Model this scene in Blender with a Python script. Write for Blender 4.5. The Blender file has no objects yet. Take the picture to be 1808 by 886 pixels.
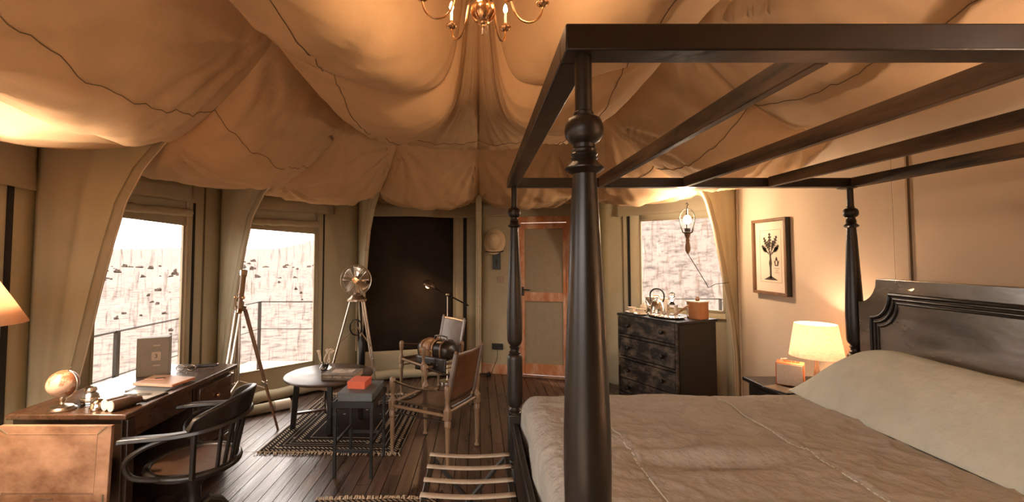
import bpy, math, random
from math import sin, cos, pi, radians, sqrt, atan2, exp
from mathutils import Vector, Matrix, noise
random.seed(7)
SC = bpy.context.scene
COL = SC.collection

# ------------------------------------------------------------------ camera
cd = bpy.data.cameras.new('camera')
cam = bpy.data.objects.new('camera', cd); COL.objects.link(cam)
cam.location = (0, 0, 1.62)
cam.rotation_euler = (radians(92.65), 0, 0)
cd.sensor_width = 36; cd.lens = 15.93
cd.shift_x = 0.0326; cd.shift_y = -0.0166
cd.clip_start = .02; cd.clip_end = 2000
SC.camera = cam
# ------------------------------------------------------------------ world, sun, exposure
w = bpy.data.worlds.new('desert_sky'); SC.world = w; w.use_nodes = True
bg = w.node_tree.nodes['Background']
bg.inputs[0].default_value = (1.0, .90, .82, 1); bg.inputs[1].default_value = 2.45
sd = bpy.data.lights.new('sun', 'SUN'); sd.energy = 1.2; sd.angle = radians(1.5); sd.color = (1, .86, .68)
sun = bpy.data.objects.new('sun', sd); COL.objects.link(sun)
sun.rotation_euler = Vector((-.62, .22, -.95)).to_track_quat('-Z', 'Y').to_euler()
vs = SC.view_settings
SC.display_settings.display_device = 'sRGB'
vs.view_transform = 'Standard'; vs.look = 'None'; vs.gamma = 1; vs.exposure = 1.8; vs.use_curve_mapping = False
SC.cycles.max_bounces = 10; SC.cycles.diffuse_bounces = 5; SC.cycles.transparent_max_bounces = 16
SC.cycles.sample_clamp_indirect = 6; SC.cycles.caustics_reflective = False; SC.cycles.caustics_refractive = False
SC.cycles.use_denoising = True
def portal(name, loc, rotz, sx, sz):
    d = bpy.data.lights.new(name, 'AREA'); d.shape = 'RECTANGLE'; d.size = sx; d.size_y = sz
    d.cycles.is_portal = True
    o = bpy.data.objects.new(name, d); COL.objects.link(o)
    o.location = loc
    o.rotation_euler = (radians(-90), 0, rotz)      # local -Z looks along local -y of the wall: into the tent
    return o

# ------------------------------------------------------------------ mesh builder
class MB:
    def __init__(s): s.v = []; s.f = []
    def add(s, vs, fs):
        n = len(s.v); s.v += [tuple(p) for p in vs]; s.f += [tuple(i + n for i in f) for f in fs]; return s
    def box(s, c, d, M=None):
        x, y, z = d[0]/2, d[1]/2, d[2]/2
        P = [Vector((sx*x, sy*y, sz*z)) for sz in (-1, 1) for sy in (-1, 1) for sx in (-1, 1)]
        if M is not None: P = [M @ p for p in P]
        c = Vector(c)
        return s.add([p + c for p in P], [(0,2,3,1), (4,5,7,6), (0,1,5,4), (2,6,7,3), (0,4,6,2), (1,3,7,5)])
    def rbox(s, c, d, rz=0): return s.box(c, d, Matrix.Rotation(rz, 3, 'Z'))
    def beam(s, p0, p1, w, h=None, up=(0,0,1)):
        p0, p1 = Vector(p0), Vector(p1); h = h or w
        d = p1 - p0; L = d.length; d.normalize()
        u = Vector(up)
        if abs(d.dot(u)) > .98: u = Vector((0,1,0))
        x = d.cross(u).normalized(); z = x.cross(d)
        M = Matrix((x, d, z)).transposed()
        return s.box((p0 + p1)/2, (w, L, h), M)
    def tube(s, pts, r, n=8, closed=False, cap=True):
        pts = [Vector(p) for p in pts]; N = len(pts)
        rr = r if isinstance(r, (list, tuple)) else [r]*N
        vs = []; fs = []; prev = None
        for i, p in enumerate(pts):
            if closed: t = pts[(i+1) % N] - pts[i-1]
            else: t = pts[min(i+1, N-1)] - pts[max(i-1, 0)]
            t.normalize()
            if prev is None:
                a = Vector((0,0,1)) if abs(t.z) < .9 else Vector((1,0,0))
                u = t.cross(a).normalized()
            else:
                u = (prev - t*prev.dot(t))
                u = u.normalized() if u.length > 1e-6 else prev
            prev = u; v = t.cross(u)
            for k in range(n):
                a = 2*pi*k/n; vs.append(p + (u*cos(a) + v*sin(a))*rr[i])
        for i in range(N if closed else N-1):
            j = (i+1) % N
            for k in range(n):
                k2 = (k+1) % n; fs.append((i*n+k, i*n+k2, j*n+k2, j*n+k))
        if cap and not closed:
            fs.append(tuple(range(n-1, -1, -1))); fs.append(tuple((N-1)*n + k for k in range(n)))
        return s.add(vs, fs)
    def lathe(s, prof, c=(0,0,0), n=20, M=None, sy=1.0):
        # prof: (radius, z)
        vs = []; fs = []; c = Vector(c)
        for r, z in prof:
            for k in range(n):
                a = 2*pi*k/n; p = Vector((r*cos(a), r*sin(a)*sy, z))
                vs.append((M @ p if M is not None else p) + c)
        for i in range(len(prof)-1):
            for k in range(n):
                k2 = (k+1) % n; fs.append((i*n+k, i*n+k2, (i+1)*n+k2, (i+1)*n+k))
        if prof[0][0] > 1e-5: fs.append(tuple(range(n-1, -1, -1)))
        if prof[-1][0] > 1e-5: fs.append(tuple((len(prof)-1)*n + k for k in range(n)))
        return s.add(vs, fs)
    def sphere(s, c, r, n=14, sc=(1,1,1), M=None):
        prof = [(max(1e-4, sin(pi*i/(n//2+1)))*r, -cos(pi*i/(n//2+1))*r) for i in range(n//2+2)]
        prof[0] = (1e-6, -r); prof[-1] = (1e-6, r)
        S = Matrix.Diagonal(sc)
        if M is not None: S = M @ S
        return s.lathe(prof, c, n, S)
    def grid(s, fn, nu, nv):
        vs = [fn(i/nu, j/nv) for j in range(nv+1) for i in range(nu+1)]
        fs = [(j*(nu+1)+i, j*(nu+1)+i+1, (j+1)*(nu+1)+i+1, (j+1)*(nu+1)+i) for j in range(nv) for i in range(nu)]
        return s.add(vs, fs)
    def prism(s, out, t0, t1, axis='y', M=None, c=(0,0,0)):
        # out: 2D outline (a,b); extruded along axis from t0 to t1
        n = len(out)
        def P(a, b, t):
            p = {'y': Vector((a, t, b)), 'z': Vector((a, b, t)), 'x': Vector((t, a, b))}[axis]
            return (M @ p if M is not None else p) + Vector(c)
        vs = [P(a, b, t0) for a, b in out] + [P(a, b, t1) for a, b in out]
        fs = [tuple(range(n)), tuple(range(2*n-1, n-1, -1))] + [(i, (i+1) % n + 0, (i+1) % n + n, i+n) for i in range(n)]
        return s.add(vs, fs)
    def mesh(s, name, m, smooth=True, ang=38):
        me = bpy.data.meshes.new(name)
        me.from_pydata(s.v, [], s.f); me.validate()
        import bmesh
        bm = bmesh.new(); bm.from_mesh(me); bmesh.ops.recalc_face_normals(bm, faces=bm.faces); bm.to_mesh(me); bm.free()
        if smooth:
            me.shade_smooth(); me.set_sharp_from_angle(angle=radians(ang))
        me.materials.append(m)
        return me
    def build(s, name, m, parent=None, bevel=0, smooth=True, ang=38, solid=0, sub=0):
        o = bpy.data.objects.new(name, s.mesh(name, m, smooth, ang)); COL.objects.link(o)
        if parent is not None: o.parent = parent
        if solid:
            md = o.modifiers.new('solid', 'SOLIDIFY'); md.thickness = solid; md.offset = 0
        if bevel:
            md = o.modifiers.new('bevel', 'BEVEL'); md.width = bevel; md.segments = 2; md.limit_method = 'ANGLE'; md.angle_limit = radians(40)
        if sub:
            md = o.modifiers.new('sub', 'SUBSURF'); md.levels = sub; md.render_levels = sub
        return o
def link_copy(o, parent=None):
    c = o.copy(); COL.objects.link(c)
    if parent is not None: c.parent = parent
    return c
def copy_tree(o, parent=None):
    c = link_copy(o, parent)
    for ch in [x for x in bpy.data.objects if x.parent is o]: copy_tree(ch, c)
    return c
def tag(o, label=None, cat=None, group=None, kind=None):
    if label: o['label'] = label
    if cat: o['category'] = cat
    if group: o['group'] = group
    if kind: o['kind'] = kind
    return o
def thing(name, label, cat, loc=(0,0,0), rz=0, group=None):
    o = bpy.data.objects.new(name, None); COL.objects.link(o); o.empty_display_size = .05
    o.location = loc; o.rotation_euler = (0, 0, rz)
    return tag(o, label, cat, group)
def struct(o): o['kind'] = 'structure'; return o

# ------------------------------------------------------------------ materials
def mat(name, c1, rough=.6, metal=0, c2=None, scale=4, stretch=(1,1,1), bump=0, bscale=None, spec=.5, trans=0, detail=6, contrast=(.35,.7),
        rough2=None, fabric=0, alpha=None, coat=0, emit=None, estr=0, rnd=0, transl=0, sss=0, ior=1.5):
    m = bpy.data.materials.new(name); m.use_nodes = True
    nt = m.node_tree; N = nt.nodes; L = nt.links
    b = N['Principled BSDF']
    b.inputs['Base Color'].default_value = (*c1, 1)
    b.inputs['Roughness'].default_value = rough; b.inputs['Metallic'].default_value = metal
    b.inputs['Specular IOR Level'].default_value = spec
    b.inputs['Transmission Weight'].default_value = trans
    b.inputs['Coat Weight'].default_value = coat; b.inputs['IOR'].default_value = ior
    if emit: b.inputs['Emission Color'].default_value = (*emit, 1); b.inputs['Emission Strength'].default_value = estr
    tc = N.new('ShaderNodeTexCoord'); mp = N.new('ShaderNodeMapping'); L.new(tc.outputs['Object'], mp.inputs[0])
    mp.inputs['Scale'].default_value = stretch
    colsock = None
    if c2 or rough2 is not None:
        nz = N.new('ShaderNodeTexNoise'); nz.inputs['Scale'].default_value = scale; nz.inputs['Detail'].default_value = detail
        nz.inputs['Roughness'].default_value = .65
        L.new(mp.outputs[0], nz.inputs['Vector'])
        rp = N.new('ShaderNodeValToRGB'); rp.color_ramp.elements[0].position = contrast[0]; rp.color_ramp.elements[1].position = contrast[1]
        cc2 = c2 or c1
        rp.color_ramp.elements[0].color = (*c1, 1); rp.color_ramp.elements[1].color = (*cc2, 1)
        L.new(nz.outputs['Fac'], rp.inputs[0]); colsock = rp.outputs[0]
        if rough2 is not None:
            mr = N.new('ShaderNodeMapRange'); mr.inputs[1].default_value = contrast[0]; mr.inputs[2].default_value = contrast[1]
            mr.inputs[3].default_value = rough; mr.inputs[4].default_value = rough2
            L.new(nz.outputs['Fac'], mr.inputs[0]); L.new(mr.outputs[0], b.inputs['Roughness'])
    if rnd:
        oi = N.new('ShaderNodeObjectInfo'); mr = N.new('ShaderNodeMapRange'); mr.inputs[3].default_value = 1-rnd; mr.inputs[4].default_value = 1+rnd
        L.new(oi.outputs['Random'], mr.inputs[0])
        mx = N.new('ShaderNodeMix'); mx.data_type = 'RGBA'; mx.blend_type = 'MULTIPLY'; mx.inputs[0].default_value = 1
        if colsock: L.new(colsock, mx.inputs[6])
        else: mx.inputs[6].default_value = (*c1, 1)
        L.new(mr.outputs[0], mx.inputs[7]); colsock = mx.outputs[2]
    if colsock: L.new(colsock, b.inputs['Base Color'])
    hs = None
    if bump:
        nb = N.new('ShaderNodeTexNoise'); nb.inputs['Scale'].default_value = bscale or scale*3; nb.inputs['Detail'].default_value = 5
        L.new(mp.outputs[0], nb.inputs['Vector']); hs = nb.outputs['Fac']
        bp = N.new('ShaderNodeBump'); bp.inputs['Strength'].default_value = bump; bp.inputs['Distance'].default_value = .02
        L.new(hs, bp.inputs['Height']); L.new(bp.outputs[0], b.inputs['Normal'])
    if transl:
        tr = N.new('ShaderNodeBsdfTranslucent'); mxs = N.new('ShaderNodeMixShader'); mxs.inputs[0].default_value = transl
        if colsock: L.new(colsock, tr.inputs[0])
        else: tr.inputs[0].default_value = (*c1, 1)
        out = N['Material Output']
        L.new(b.outputs[0], mxs.inputs[1]); L.new(tr.outputs[0], mxs.inputs[2]); L.new(mxs.outputs[0], out.inputs[0])
    return m
M = {}
M['canvas'] = mat('tent_canvas', (.45,.40,.275), .9, c2=(.53,.47,.325), scale=1.3, bump=.25, bscale=5, spec=.15)
M['canvas_dark'] = mat('tent_canvas_darker', (.36,.305,.21), .9, c2=(.42,.36,.25), scale=2, bump=.35, bscale=6, spec=.15)  # darker canvas for valances, blinds, borders and hem bands
M['ceil'] = mat('ceiling_canvas', (.53,.36,.205), .85, c2=(.60,.415,.245), scale=2.2, bump=.7, bscale=3.5, spec=.2)
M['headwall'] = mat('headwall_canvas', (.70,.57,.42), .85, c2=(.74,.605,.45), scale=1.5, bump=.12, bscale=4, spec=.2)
M['seam'] = mat('seam_thread', (.16,.11,.065), .9)
M['edging'] = mat('canvas_edging', (.62,.50,.36), .8)
M['strip'] = mat('black_webbing', (.012,.009,.007), .8)
M['mesh_dark'] = mat('dark_window_screen', (.014,.010,.007), .75, c2=(.028,.020,.013), scale=3, spec=.2)
M['black_wood'] = mat('ebonised_wood', (.008,.0055,.004), .30, c2=(.020,.013,.009), scale=6, stretch=(1,1,.15), rough2=.42, bump=.06, bscale=20, spec=.5)
M['slat_wood'] = mat('worn_dark_slat', (.010,.007,.005), .5, c2=(.15,.095,.056), scale=9, stretch=(1,.12,1), rough2=.6, contrast=(.38,.62), bump=.15, bscale=30)
M['head_wood'] = mat('worn_black_headboard', (.012,.009,.006), .20, c2=(.17,.125,.09), scale=2.4, stretch=(1,.45,1.2), coat=.6, rough2=.34, detail=12, contrast=(.42,.68), bump=.10, bscale=10, spec=.6, ior=4.0)
M['floor'] = mat('floor_plank_wood', (.040,.021,.013), .26, c2=(.12,.07,.045), scale=5, stretch=(3,.35,1), rough2=.42, rnd=.4, bump=.10, bscale=16, spec=.7, ior=1.58)
M['deck'] = mat('weathered_deck_wood', (.34,.22,.14), .8, c2=(.50,.36,.25), scale=5, stretch=(3,.3,1), rnd=.2)
M['gap'] = mat('subfloor_dark', (.010,.006,.004), .9)
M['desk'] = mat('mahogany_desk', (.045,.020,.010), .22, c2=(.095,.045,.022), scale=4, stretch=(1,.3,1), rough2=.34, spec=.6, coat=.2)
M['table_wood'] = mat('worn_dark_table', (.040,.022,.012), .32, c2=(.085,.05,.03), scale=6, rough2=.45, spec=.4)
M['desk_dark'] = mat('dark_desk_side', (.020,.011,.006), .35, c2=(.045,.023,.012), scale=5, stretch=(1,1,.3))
M['leaf'] = mat('worn_leaf_wood', (.13,.054,.024), .38, c2=(.38,.21,.12), scale=4, stretch=(.7,1,1), rough2=.6, contrast=(.38,.62), bump=.08, bscale=22)
M['light_wood'] = mat('turned_oak', (.22,.135,.075), .36, c2=(.32,.20,.115), scale=6, stretch=(1,1,.3), spec=.5)
M['crate'] = mat('red_cedar', (.42,.17,.06), .5, c2=(.58,.27,.11), scale=9, stretch=(2,2,.15))
M['door_wood'] = mat('distressed_orange_timber', (.50,.19,.075), .65, c2=(.72,.47,.31), scale=5, stretch=(1.5,1,.6), contrast=(.42,.68), bump=.35, bscale=14)
M['leather'] = mat('brown_leather', (.10,.042,.016), .38, c2=(.19,.085,.034), scale=7, bump=.15, bscale=40, spec=.5)
M['leather_seat'] = mat('dark_seat_leather', (.050,.024,.011), .45, c2=(.085,.042,.02), scale=7, bump=.12, bscale=30)
M['bronze'] = mat('dark_bronze', (.16,.10,.06), .35, metal=.6)
M['leather_tan'] = mat('tan_leather', (.34,.17,.075), .42, c2=(.24,.11,.045), scale=6, bump=.12, bscale=35)
M['leather_shine'] = mat('polished_grey_brown_leather', (.13,.088,.064), .30, c2=(.22,.165,.13), scale=5, rough2=.4, spec=.8, ior=1.9)
M['leather_black'] = mat('black_leather', (.014,.009,.006), .34, c2=(.035,.022,.013), scale=9, bump=.1, spec=.6)
M['chest'] = mat('scuffed_black_chest', (.016,.011,.008), .36, c2=(.24,.175,.12), scale=5.5, stretch=(1,1,1.6), contrast=(.46,.70), rough2=.5, bump=.1, bscale=20)
M['chest_side'] = mat('chest_side_black', (.012,.009,.006), .5, c2=(.018,.013,.009), scale=4)
M['black'] = mat('black_paint', (.008,.006,.005), .35)
M['iron'] = mat('dark_iron', (.020,.015,.011), .45, metal=.3)
M['brass'] = mat('aged_brass', (.80,.47,.24), .22, metal=1, c2=(.62,.35,.17), scale=12)
M['steel'] = mat('polished_steel', (.75,.68,.60), .16, metal=1)
M['pewter'] = mat('pewter', (.45,.36,.27), .3, metal=1)
M['nickel'] = mat('worn_nickel', (.62,.54,.45), .28, metal=1)
M['glass'] = mat('clear_glass', (1,.98,.95), .02, trans=1, spec=.5)
M['ceramic'] = mat('cream_ceramic', (.80,.68,.52), .25)
M['bone'] = mat('bleached_coral', (.72,.60,.45), .6)
M['linen'] = mat('bedspread_linen', (.355,.338,.30), .92, c2=(.41,.395,.355), scale=9, bump=1.0, bscale=18, spec=.12)
M['pillow'] = mat('sage_linen', (.52,.55,.48), .92, c2=(.59,.62,.54), scale=11, bump=.4, bscale=22, spec=.12)
M['mattress'] = mat('mattress_ticking', (.45,.40,.32), .9)
M['shade'] = mat('woven_lamp_shade', (.88,.76,.66), .9, c2=(.78,.58,.45), scale=45, stretch=(1,1,2), transl=.45)
M['shade_left'] = mat('peach_lamp_shade', (.90,.66,.48), .9, c2=(.86,.61,.43), scale=6, transl=.6)
M['strap'] = mat('woven_strap', (.42,.345,.26), .9, c2=(.50,.42,.32), scale=30)
M['paper'] = mat('paper_cream', (.85,.70,.55), .8)
M['print'] = mat('printed_dark_ink', (.055,.042,.028), .8)
M['print_soft'] = mat('printed_pale_ink', (.50,.34,.24), .8)
M['frame_wood'] = mat('walnut_frame', (.17,.085,.040), .5, c2=(.26,.14,.07), scale=12, stretch=(1,1,.3))
M['blue'] = mat('slate_blue_cloth', (.115,.128,.135), .55, c2=(.14,.155,.16), scale=40)
M['orange'] = mat('orange_red_card', (.80,.17,.085), .5)
M['book'] = mat('photo_book_cover', (.10,.075,.05), .5, c2=(.26,.19,.13), scale=7)
M['cover_photo'] = mat('cover_photo_print', (.62,.50,.40), .45, c2=(.22,.16,.11), scale=16, contrast=(.45,.6))
M['spine_text'] = mat('spine_lettering', (.60,.50,.38), .6)
M['page'] = mat('book_pages', (.66,.46,.32), .8)
M['folder'] = mat('peach_leather_folder', (.80,.54,.41), .4, c2=(.86,.62,.48), scale=6)
M['folder_edge'] = mat('orange_leather_edge', (.55,.20,.08), .5)
M['grey_box'] = mat('grey_green_box', (.20,.165,.115), .55, c2=(.24,.20,.14), scale=8)
M['plaque'] = mat('pale_plaque', (.42,.32,.23), .5)
M['radio'] = mat('orange_leatherette', (.56,.15,.05), .45)
M['grille'] = mat('cream_speaker_cloth', (.66,.54,.42), .9, c2=(.56,.45,.35), scale=70)
M['hat'] = mat('pale_pith_cork', (.70,.54,.35), .8, c2=(.78,.61,.40), scale=9)
M['socket'] = mat('black_socket', (.014,.011,.008), .4)
M['switch'] = mat('beige_switch', (.36,.29,.20), .4)
M['bark'] = mat('dark_rock', (.016,.009,.006), .95, c2=(.06,.036,.024), scale=5, bump=.5)
M['bulb'] = mat('lit_bulb', (1,.8,.5), .5, emit=(1,.70,.38), estr=30)
M['bulb_dim'] = mat('lit_reading_bulb', (1,.7,.4), .5, emit=(1,.50,.20), estr=6)
M['bag_cloth'] = mat('brown_paper_bag', (.42,.31,.22), .7, c2=(.52,.40,.29), scale=5, bump=.4, bscale=9)
M['bag_side'] = mat('pale_bag_side', (.74,.60,.45), .7)
M['sheet'] = mat('clear_bag_film', (.60,.46,.36), .3)
M['ground'] = mat('desert_ground', (.105,.083,.070), .95, c2=(.020,.011,.007), scale=2.6, detail=15, contrast=(.47,.66), bump=.5, bscale=2)
M['door_canvas'] = mat('door_canvas_panel', (.33,.275,.19), .9, c2=(.37,.31,.215), scale=20, spec=.15)
M['fringe'] = mat('rug_fringe_wool', (.62,.50,.36), .95)

def film():
    m = bpy.data.materials.new('clear_window_film'); m.use_nodes = True
    nt = m.node_tree; N = nt.nodes; L = nt.links; N.clear()
    out = N.new('ShaderNodeOutputMaterial')
    tr = N.new('ShaderNodeBsdfTransparent'); tr.inputs[0].default_value = (.97,.96,.95,1)
    gl = N.new('ShaderNodeBsdfGlossy'); gl.inputs['Roughness'].default_value = .08; gl.inputs[0].default_value = (1,.95,.9,1)
    df = N.new('ShaderNodeBsdfDiffuse'); df.inputs[0].default_value = (.30,.18,.11,1)
    tc = N.new('ShaderNodeTexCoord'); mp = N.new('ShaderNodeMapping'); mp.inputs['Scale'].default_value = (14, 1, 1.8)
    L.new(tc.outputs['Object'], mp.inputs[0])
    nz = N.new('ShaderNodeTexNoise'); nz.inputs['Scale'].default_value = 1.6; nz.inputs['Detail'].default_value = 9; nz.inputs['Distortion'].default_value = 1.2
    L.new(mp.outputs[0], nz.inputs['Vector'])
    rp = N.new('ShaderNodeValToRGB'); rp.color_ramp.elements[0].position = .54; rp.color_ramp.elements[1].position = .70
    rp.color_ramp.elements[0].color = (0,0,0,1); rp.color_ramp.elements[1].color = (.55,.55,.55,1)
    L.new(nz.outputs['Fac'], rp.inputs[0])
    m1 = N.new('ShaderNodeMixShader'); L.new(rp.outputs[0], m1.inputs[0]); L.new(tr.outputs[0], m1.inputs[1]); L.new(df.outputs[0], m1.inputs[2])
    m2 = N.new('ShaderNodeMixShader'); m2.inputs[0].default_value = .035; L.new(m1.outputs[0], m2.inputs[1]); L.new(gl.outputs[0], m2.inputs[2])
    L.new(m2.outputs[0], out.inputs[0])
    return m
M['film'] = film()

def rug_mat(name, hx, hy, stops, dark, light):
    m = bpy.data.materials.new(name); m.use_nodes = True
    nt = m.node_tree; N = nt.nodes; L = nt.links; b = N['Principled BSDF']; b.inputs['Roughness'].default_value = .95; b.inputs['Specular IOR Level'].default_value = .1
    tc = N.new('ShaderNodeTexCoord'); sp = N.new('ShaderNodeSeparateXYZ'); L.new(tc.outputs['Object'], sp.inputs[0])
    def mth(op, a, bb=None):
        n = N.new('ShaderNodeMath'); n.operation = op
        for i, q in enumerate((a, bb)):
            if q is None: continue
            if isinstance(q, (int, float)): n.inputs[i].default_value = q
            else: L.new(q, n.inputs[i])
        return n.outputs[0]
    dx = mth('SUBTRACT', hx, mth('ABSOLUTE', sp.outputs[0])); dy = mth('SUBTRACT', hy, mth('ABSOLUTE', sp.outputs[1]))
    d = mth('MINIMUM', dx, dy)
    rp = N.new('ShaderNodeValToRGB'); cr = rp.color_ramp; cr.interpolation = 'CONSTANT'
    hm = min(hx, hy)
    cr.elements[0].position = 0; cr.elements[0].color = (0,0,0,1)
    cr.elements.remove(cr.elements[1])
    for p0, p1, v in stops:
        e = cr.elements.new(p0/hm); e.color = (v,v,v,1); e = cr.elements.new(p1/hm); e.color = (0,0,0,1)
    L.new(mth('DIVIDE', d, hm), rp.inputs[0])
    # dots: bands marked .5 are broken into little squares
    ck = mth('GREATER_THAN', mth('SINE', mth('MULTIPLY', mth('ADD', sp.outputs[0], sp.outputs[1]), 2*pi/.035)), 0)
    full = mth('GREATER_THAN', rp.outputs[0], .9); half = mth('MULTIPLY', mth('GREATER_THAN', rp.outputs[0], .3), ck)
    # field motifs
    vo = N.new('ShaderNodeTexVoronoi'); vo.inputs['Scale'].default_value = 9; L.new(tc.outputs['Object'], vo.inputs['Vector'])
    mo = mth('MULTIPLY', mth('LESS_THAN', vo.outputs['Distance'], .13), .7)
    nz = N.new('ShaderNodeTexNoise'); nz.inputs['Scale'].default_value = 90; L.new(tc.outputs['Object'], nz.inputs['Vector'])
    fac = mth('MULTIPLY', mth('MAXIMUM', mth('MAXIMUM', full, half), mo), mth('MULTIPLY', nz.outputs['Fac'], 1.5))
    mx = N.new('ShaderNodeMix'); mx.data_type = 'RGBA'; mx.clamp_factor = True
    L.new(fac, mx.inputs[0]); mx.inputs[6].default_value = (*dark,1); mx.inputs[7].default_value = (*light,1)
    L.new(mx.outputs[2], b.inputs['Base Color'])
    bp = N.new('ShaderNodeBump'); bp.inputs['Strength'].default_value = .4; bp.inputs['Distance'].default_value = .01
    L.new(nz.outputs['Fac'], bp.inputs['Height']); L.new(bp.outputs[0], b.inputs['Normal'])
    return m
def globe_mat():
    return mat('antique_globe_map', (.58,.37,.25), .4, c2=(.30,.115,.05), scale=11, contrast=(.47,.53), detail=5, spec=.5)
M['globe'] = globe_mat()
M['film_frame'] = M['edging']
# ================================================================== STRUCTURE
CX, CY, R = 0.0, 3.2, 3.15
def vert(a, r=R): return Vector((CX + r*cos(radians(a)), CY + r*sin(radians(a)), 0))
V = {a: vert(a) for a in range(0, 360, 30)}
HW = 2.73                                            # plane of the wall behind the bed

# ---- floor: slab + one object per plank piece
def yrange(x):
    ys = []
    poly = [Vector((HW, -.35, 0)), V[30], V[60], V[90], V[120], V[150], V[180], V[210], Vector((-2.0, -.35, 0))]
    for i in range(len(poly)):
        a, b = poly[i], poly[(i+1) % len(poly)]
        if (a.x - x)*(b.x - x) < 0: ys.append(a.y + (b.y-a.y)*(x-a.x)/(b.x-a.x))
    return (min(ys), max(ys)) if len(ys) >= 2 else None
poly = [(HW, -.35), (V[30].x, V[30].y), (V[60].x, V[60].y), (V[90].x, V[90].y), (V[120].x, V[120].y), (V[150].x, V[150].y), (V[180].x, V[180].y), (V[210].x, V[210].y), (-2.0, -.35)]
floor = struct(MB().prism(poly, -.07, -.022, 'z').build('floor', M['gap'], smooth=False))
PW = .098; x = -3.12; col = 0; nplank = 0
while x < HW - PW:
    yr = yrange(x + PW/2)
    if yr:
        y0, y1 = yr[0] + .02, yr[1] - .02
        cuts = [y0]; off = (col*1.37) % 2.6 + .5; yy = y0 + off
        while yy < y1 - .4: cuts.append(yy); yy += 2.8
        cuts.append(y1)
        for a, b in zip(cuts[:-1], cuts[1:]):
            MB().box((x + PW/2, (a+b)/2, -.0105), (PW-.005, b-a-.004, .021 + random.uniform(-.0015, 0))).build('plank', M['floor'], floor, smooth=False); nplank += 1
    x += PW; col += 1

# ---- canvas walls (panel frame: x along the wall, z up, -y into the tent)
WALLM = {}
def wall(name, P0, P1, hole=None, m='canvas', H=2.46, zs=-.06):
    d = P1 - P0; L = d.length; rz = atan2(d.y, d.x)
    b = MB()
    def panel(x0, x1, z0, z1):
        nx = max(1, int((x1-x0)/.12)); nz = max(1, int((z1-z0)/.12))
        def fn(u, v):
            X = x0+(x1-x0)*u; Z = z0+(z1-z0)*v
            y = 0
            return (X, y, Z)
        b.grid(fn, nx, nz)
    if hole:
        x0, x1, z0, z1 = hole
        if x0 > 0.01: panel(0, x0, zs, H)
        if x1 < L-.01: panel(x1, L, zs, H)
        panel(x0, x1, z1, H)
        if z0 > zs + .01: panel(x0, x1, zs, z0)
    else: panel(0, L, zs, H)
    o = b.build(name, M[m], None, solid=0.012)
    o.location = P0; o.rotation_euler = (0, 0, rz)
    struct(o); WALLM[name] = (P0.copy(), rz, L)
    return o
def onwall(name, x, y, z):
    P0, rz, L = WALLM[name]
    return P0 + Matrix.Rotation(rz, 3, 'Z') @ Vector((x, y, z))
def wavy_valance(parent, x0, x1, z0, z1, seed=0, amp=.018, m='canvas_dark', yoff=-.05):
    b = MB()
    def fn(u, v):
        X = x0 + (x1-x0)*u; q = Vector((X*2.3 + seed, v*1.7, seed))
        y = yoff + noise.noise(q)*amp + noise.noise(q*3.1)*amp*.45 - .02*(1-v)
        z = z0 + (z1-z0)*v + (noise.noise(Vector((X*2.0 + seed, 3, 1)))*.012 if v == 0 else 0)
        return (X, y, z)
    b.grid(fn, 34, 8)
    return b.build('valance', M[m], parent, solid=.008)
def strip(parent, x, z0, z1, w=.04, m='strip', y=-.012, name='webbing_strip'):
    return MB().box((x, y, (z0+z1)/2), (w, .010, z1-z0)).build(name, M[m], parent, smooth=False)
def sill_roll(parent, x0, x1, z=.07, r=.06, seed=0):
    pts = [(x0 + (x1-x0)*i/24, -.075 + noise.noise(Vector((i*.5, seed, 0)))*.012, z + noise.noise(Vector((i*.4, seed, 5)))*.012) for i in range(25)]
    return MB().tube(pts, [r*(1 + .15*noise.noise(Vector((i*.6, seed, 9)))) for i in range(25)], 10).build('rolled_hem', M['canvas'], parent)

wa = wall('wall_left', V[210], V[180], m='canvas')
wb = wall('wall_left_far', V[180], V[150], (.40, 1.207, .40, 2.06))
wc = wall('wall_back_left', V[150], V[120], (.20, 1.055, .33, 2.03))
wd = wall('wall_back', V[120], V[90], (.085, 1.267, .36, 2.13))
we = wall('wall_back_door', V[90], V[60], (.56, 1.275, 0, 2.12), m='canvas')
wf = wall('wall_back_right', V[60], V[30], (.556, 1.50, 1.0, 2.05), m='canvas')
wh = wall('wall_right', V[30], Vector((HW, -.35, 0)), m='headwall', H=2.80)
wl = wall('wall_left_near', Vector((-2.0, -.35, 0)), V[210], (.45, 1.5, .45, 2.05), m='canvas')  # opening out of view, added to let in more daylight
# portals for the daylight through the openings
for nm, xa, xb, z0, z1 in (('wall_left_far', .40, 1.207, .40, 2.06), ('wall_back_left', .20, 1.055, .33, 2.03), ('wall_back_right', .556, 1.50, 1.0, 2.05), ('wall_left_near', .45, 1.5, .45, 2.05)):
    c = onwall(nm, (xa+xb)/2, .03, (z0+z1)/2); portal('daylight_portal', c, WALLM[nm][1], xb-xa, z1-z0)
wn = wall('wall_near', Vector((HW, -.35, 0)), Vector((-2.0, -.35, 0)), (2.9, 4.6, .25, 2.15), m='canvas')  # opening behind the camera is added to brighten the room
portal('daylight_portal', onwall('wall_near', 3.75, .03, 1.2), WALLM['wall_near'][1], 1.7, 1.9)

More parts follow.
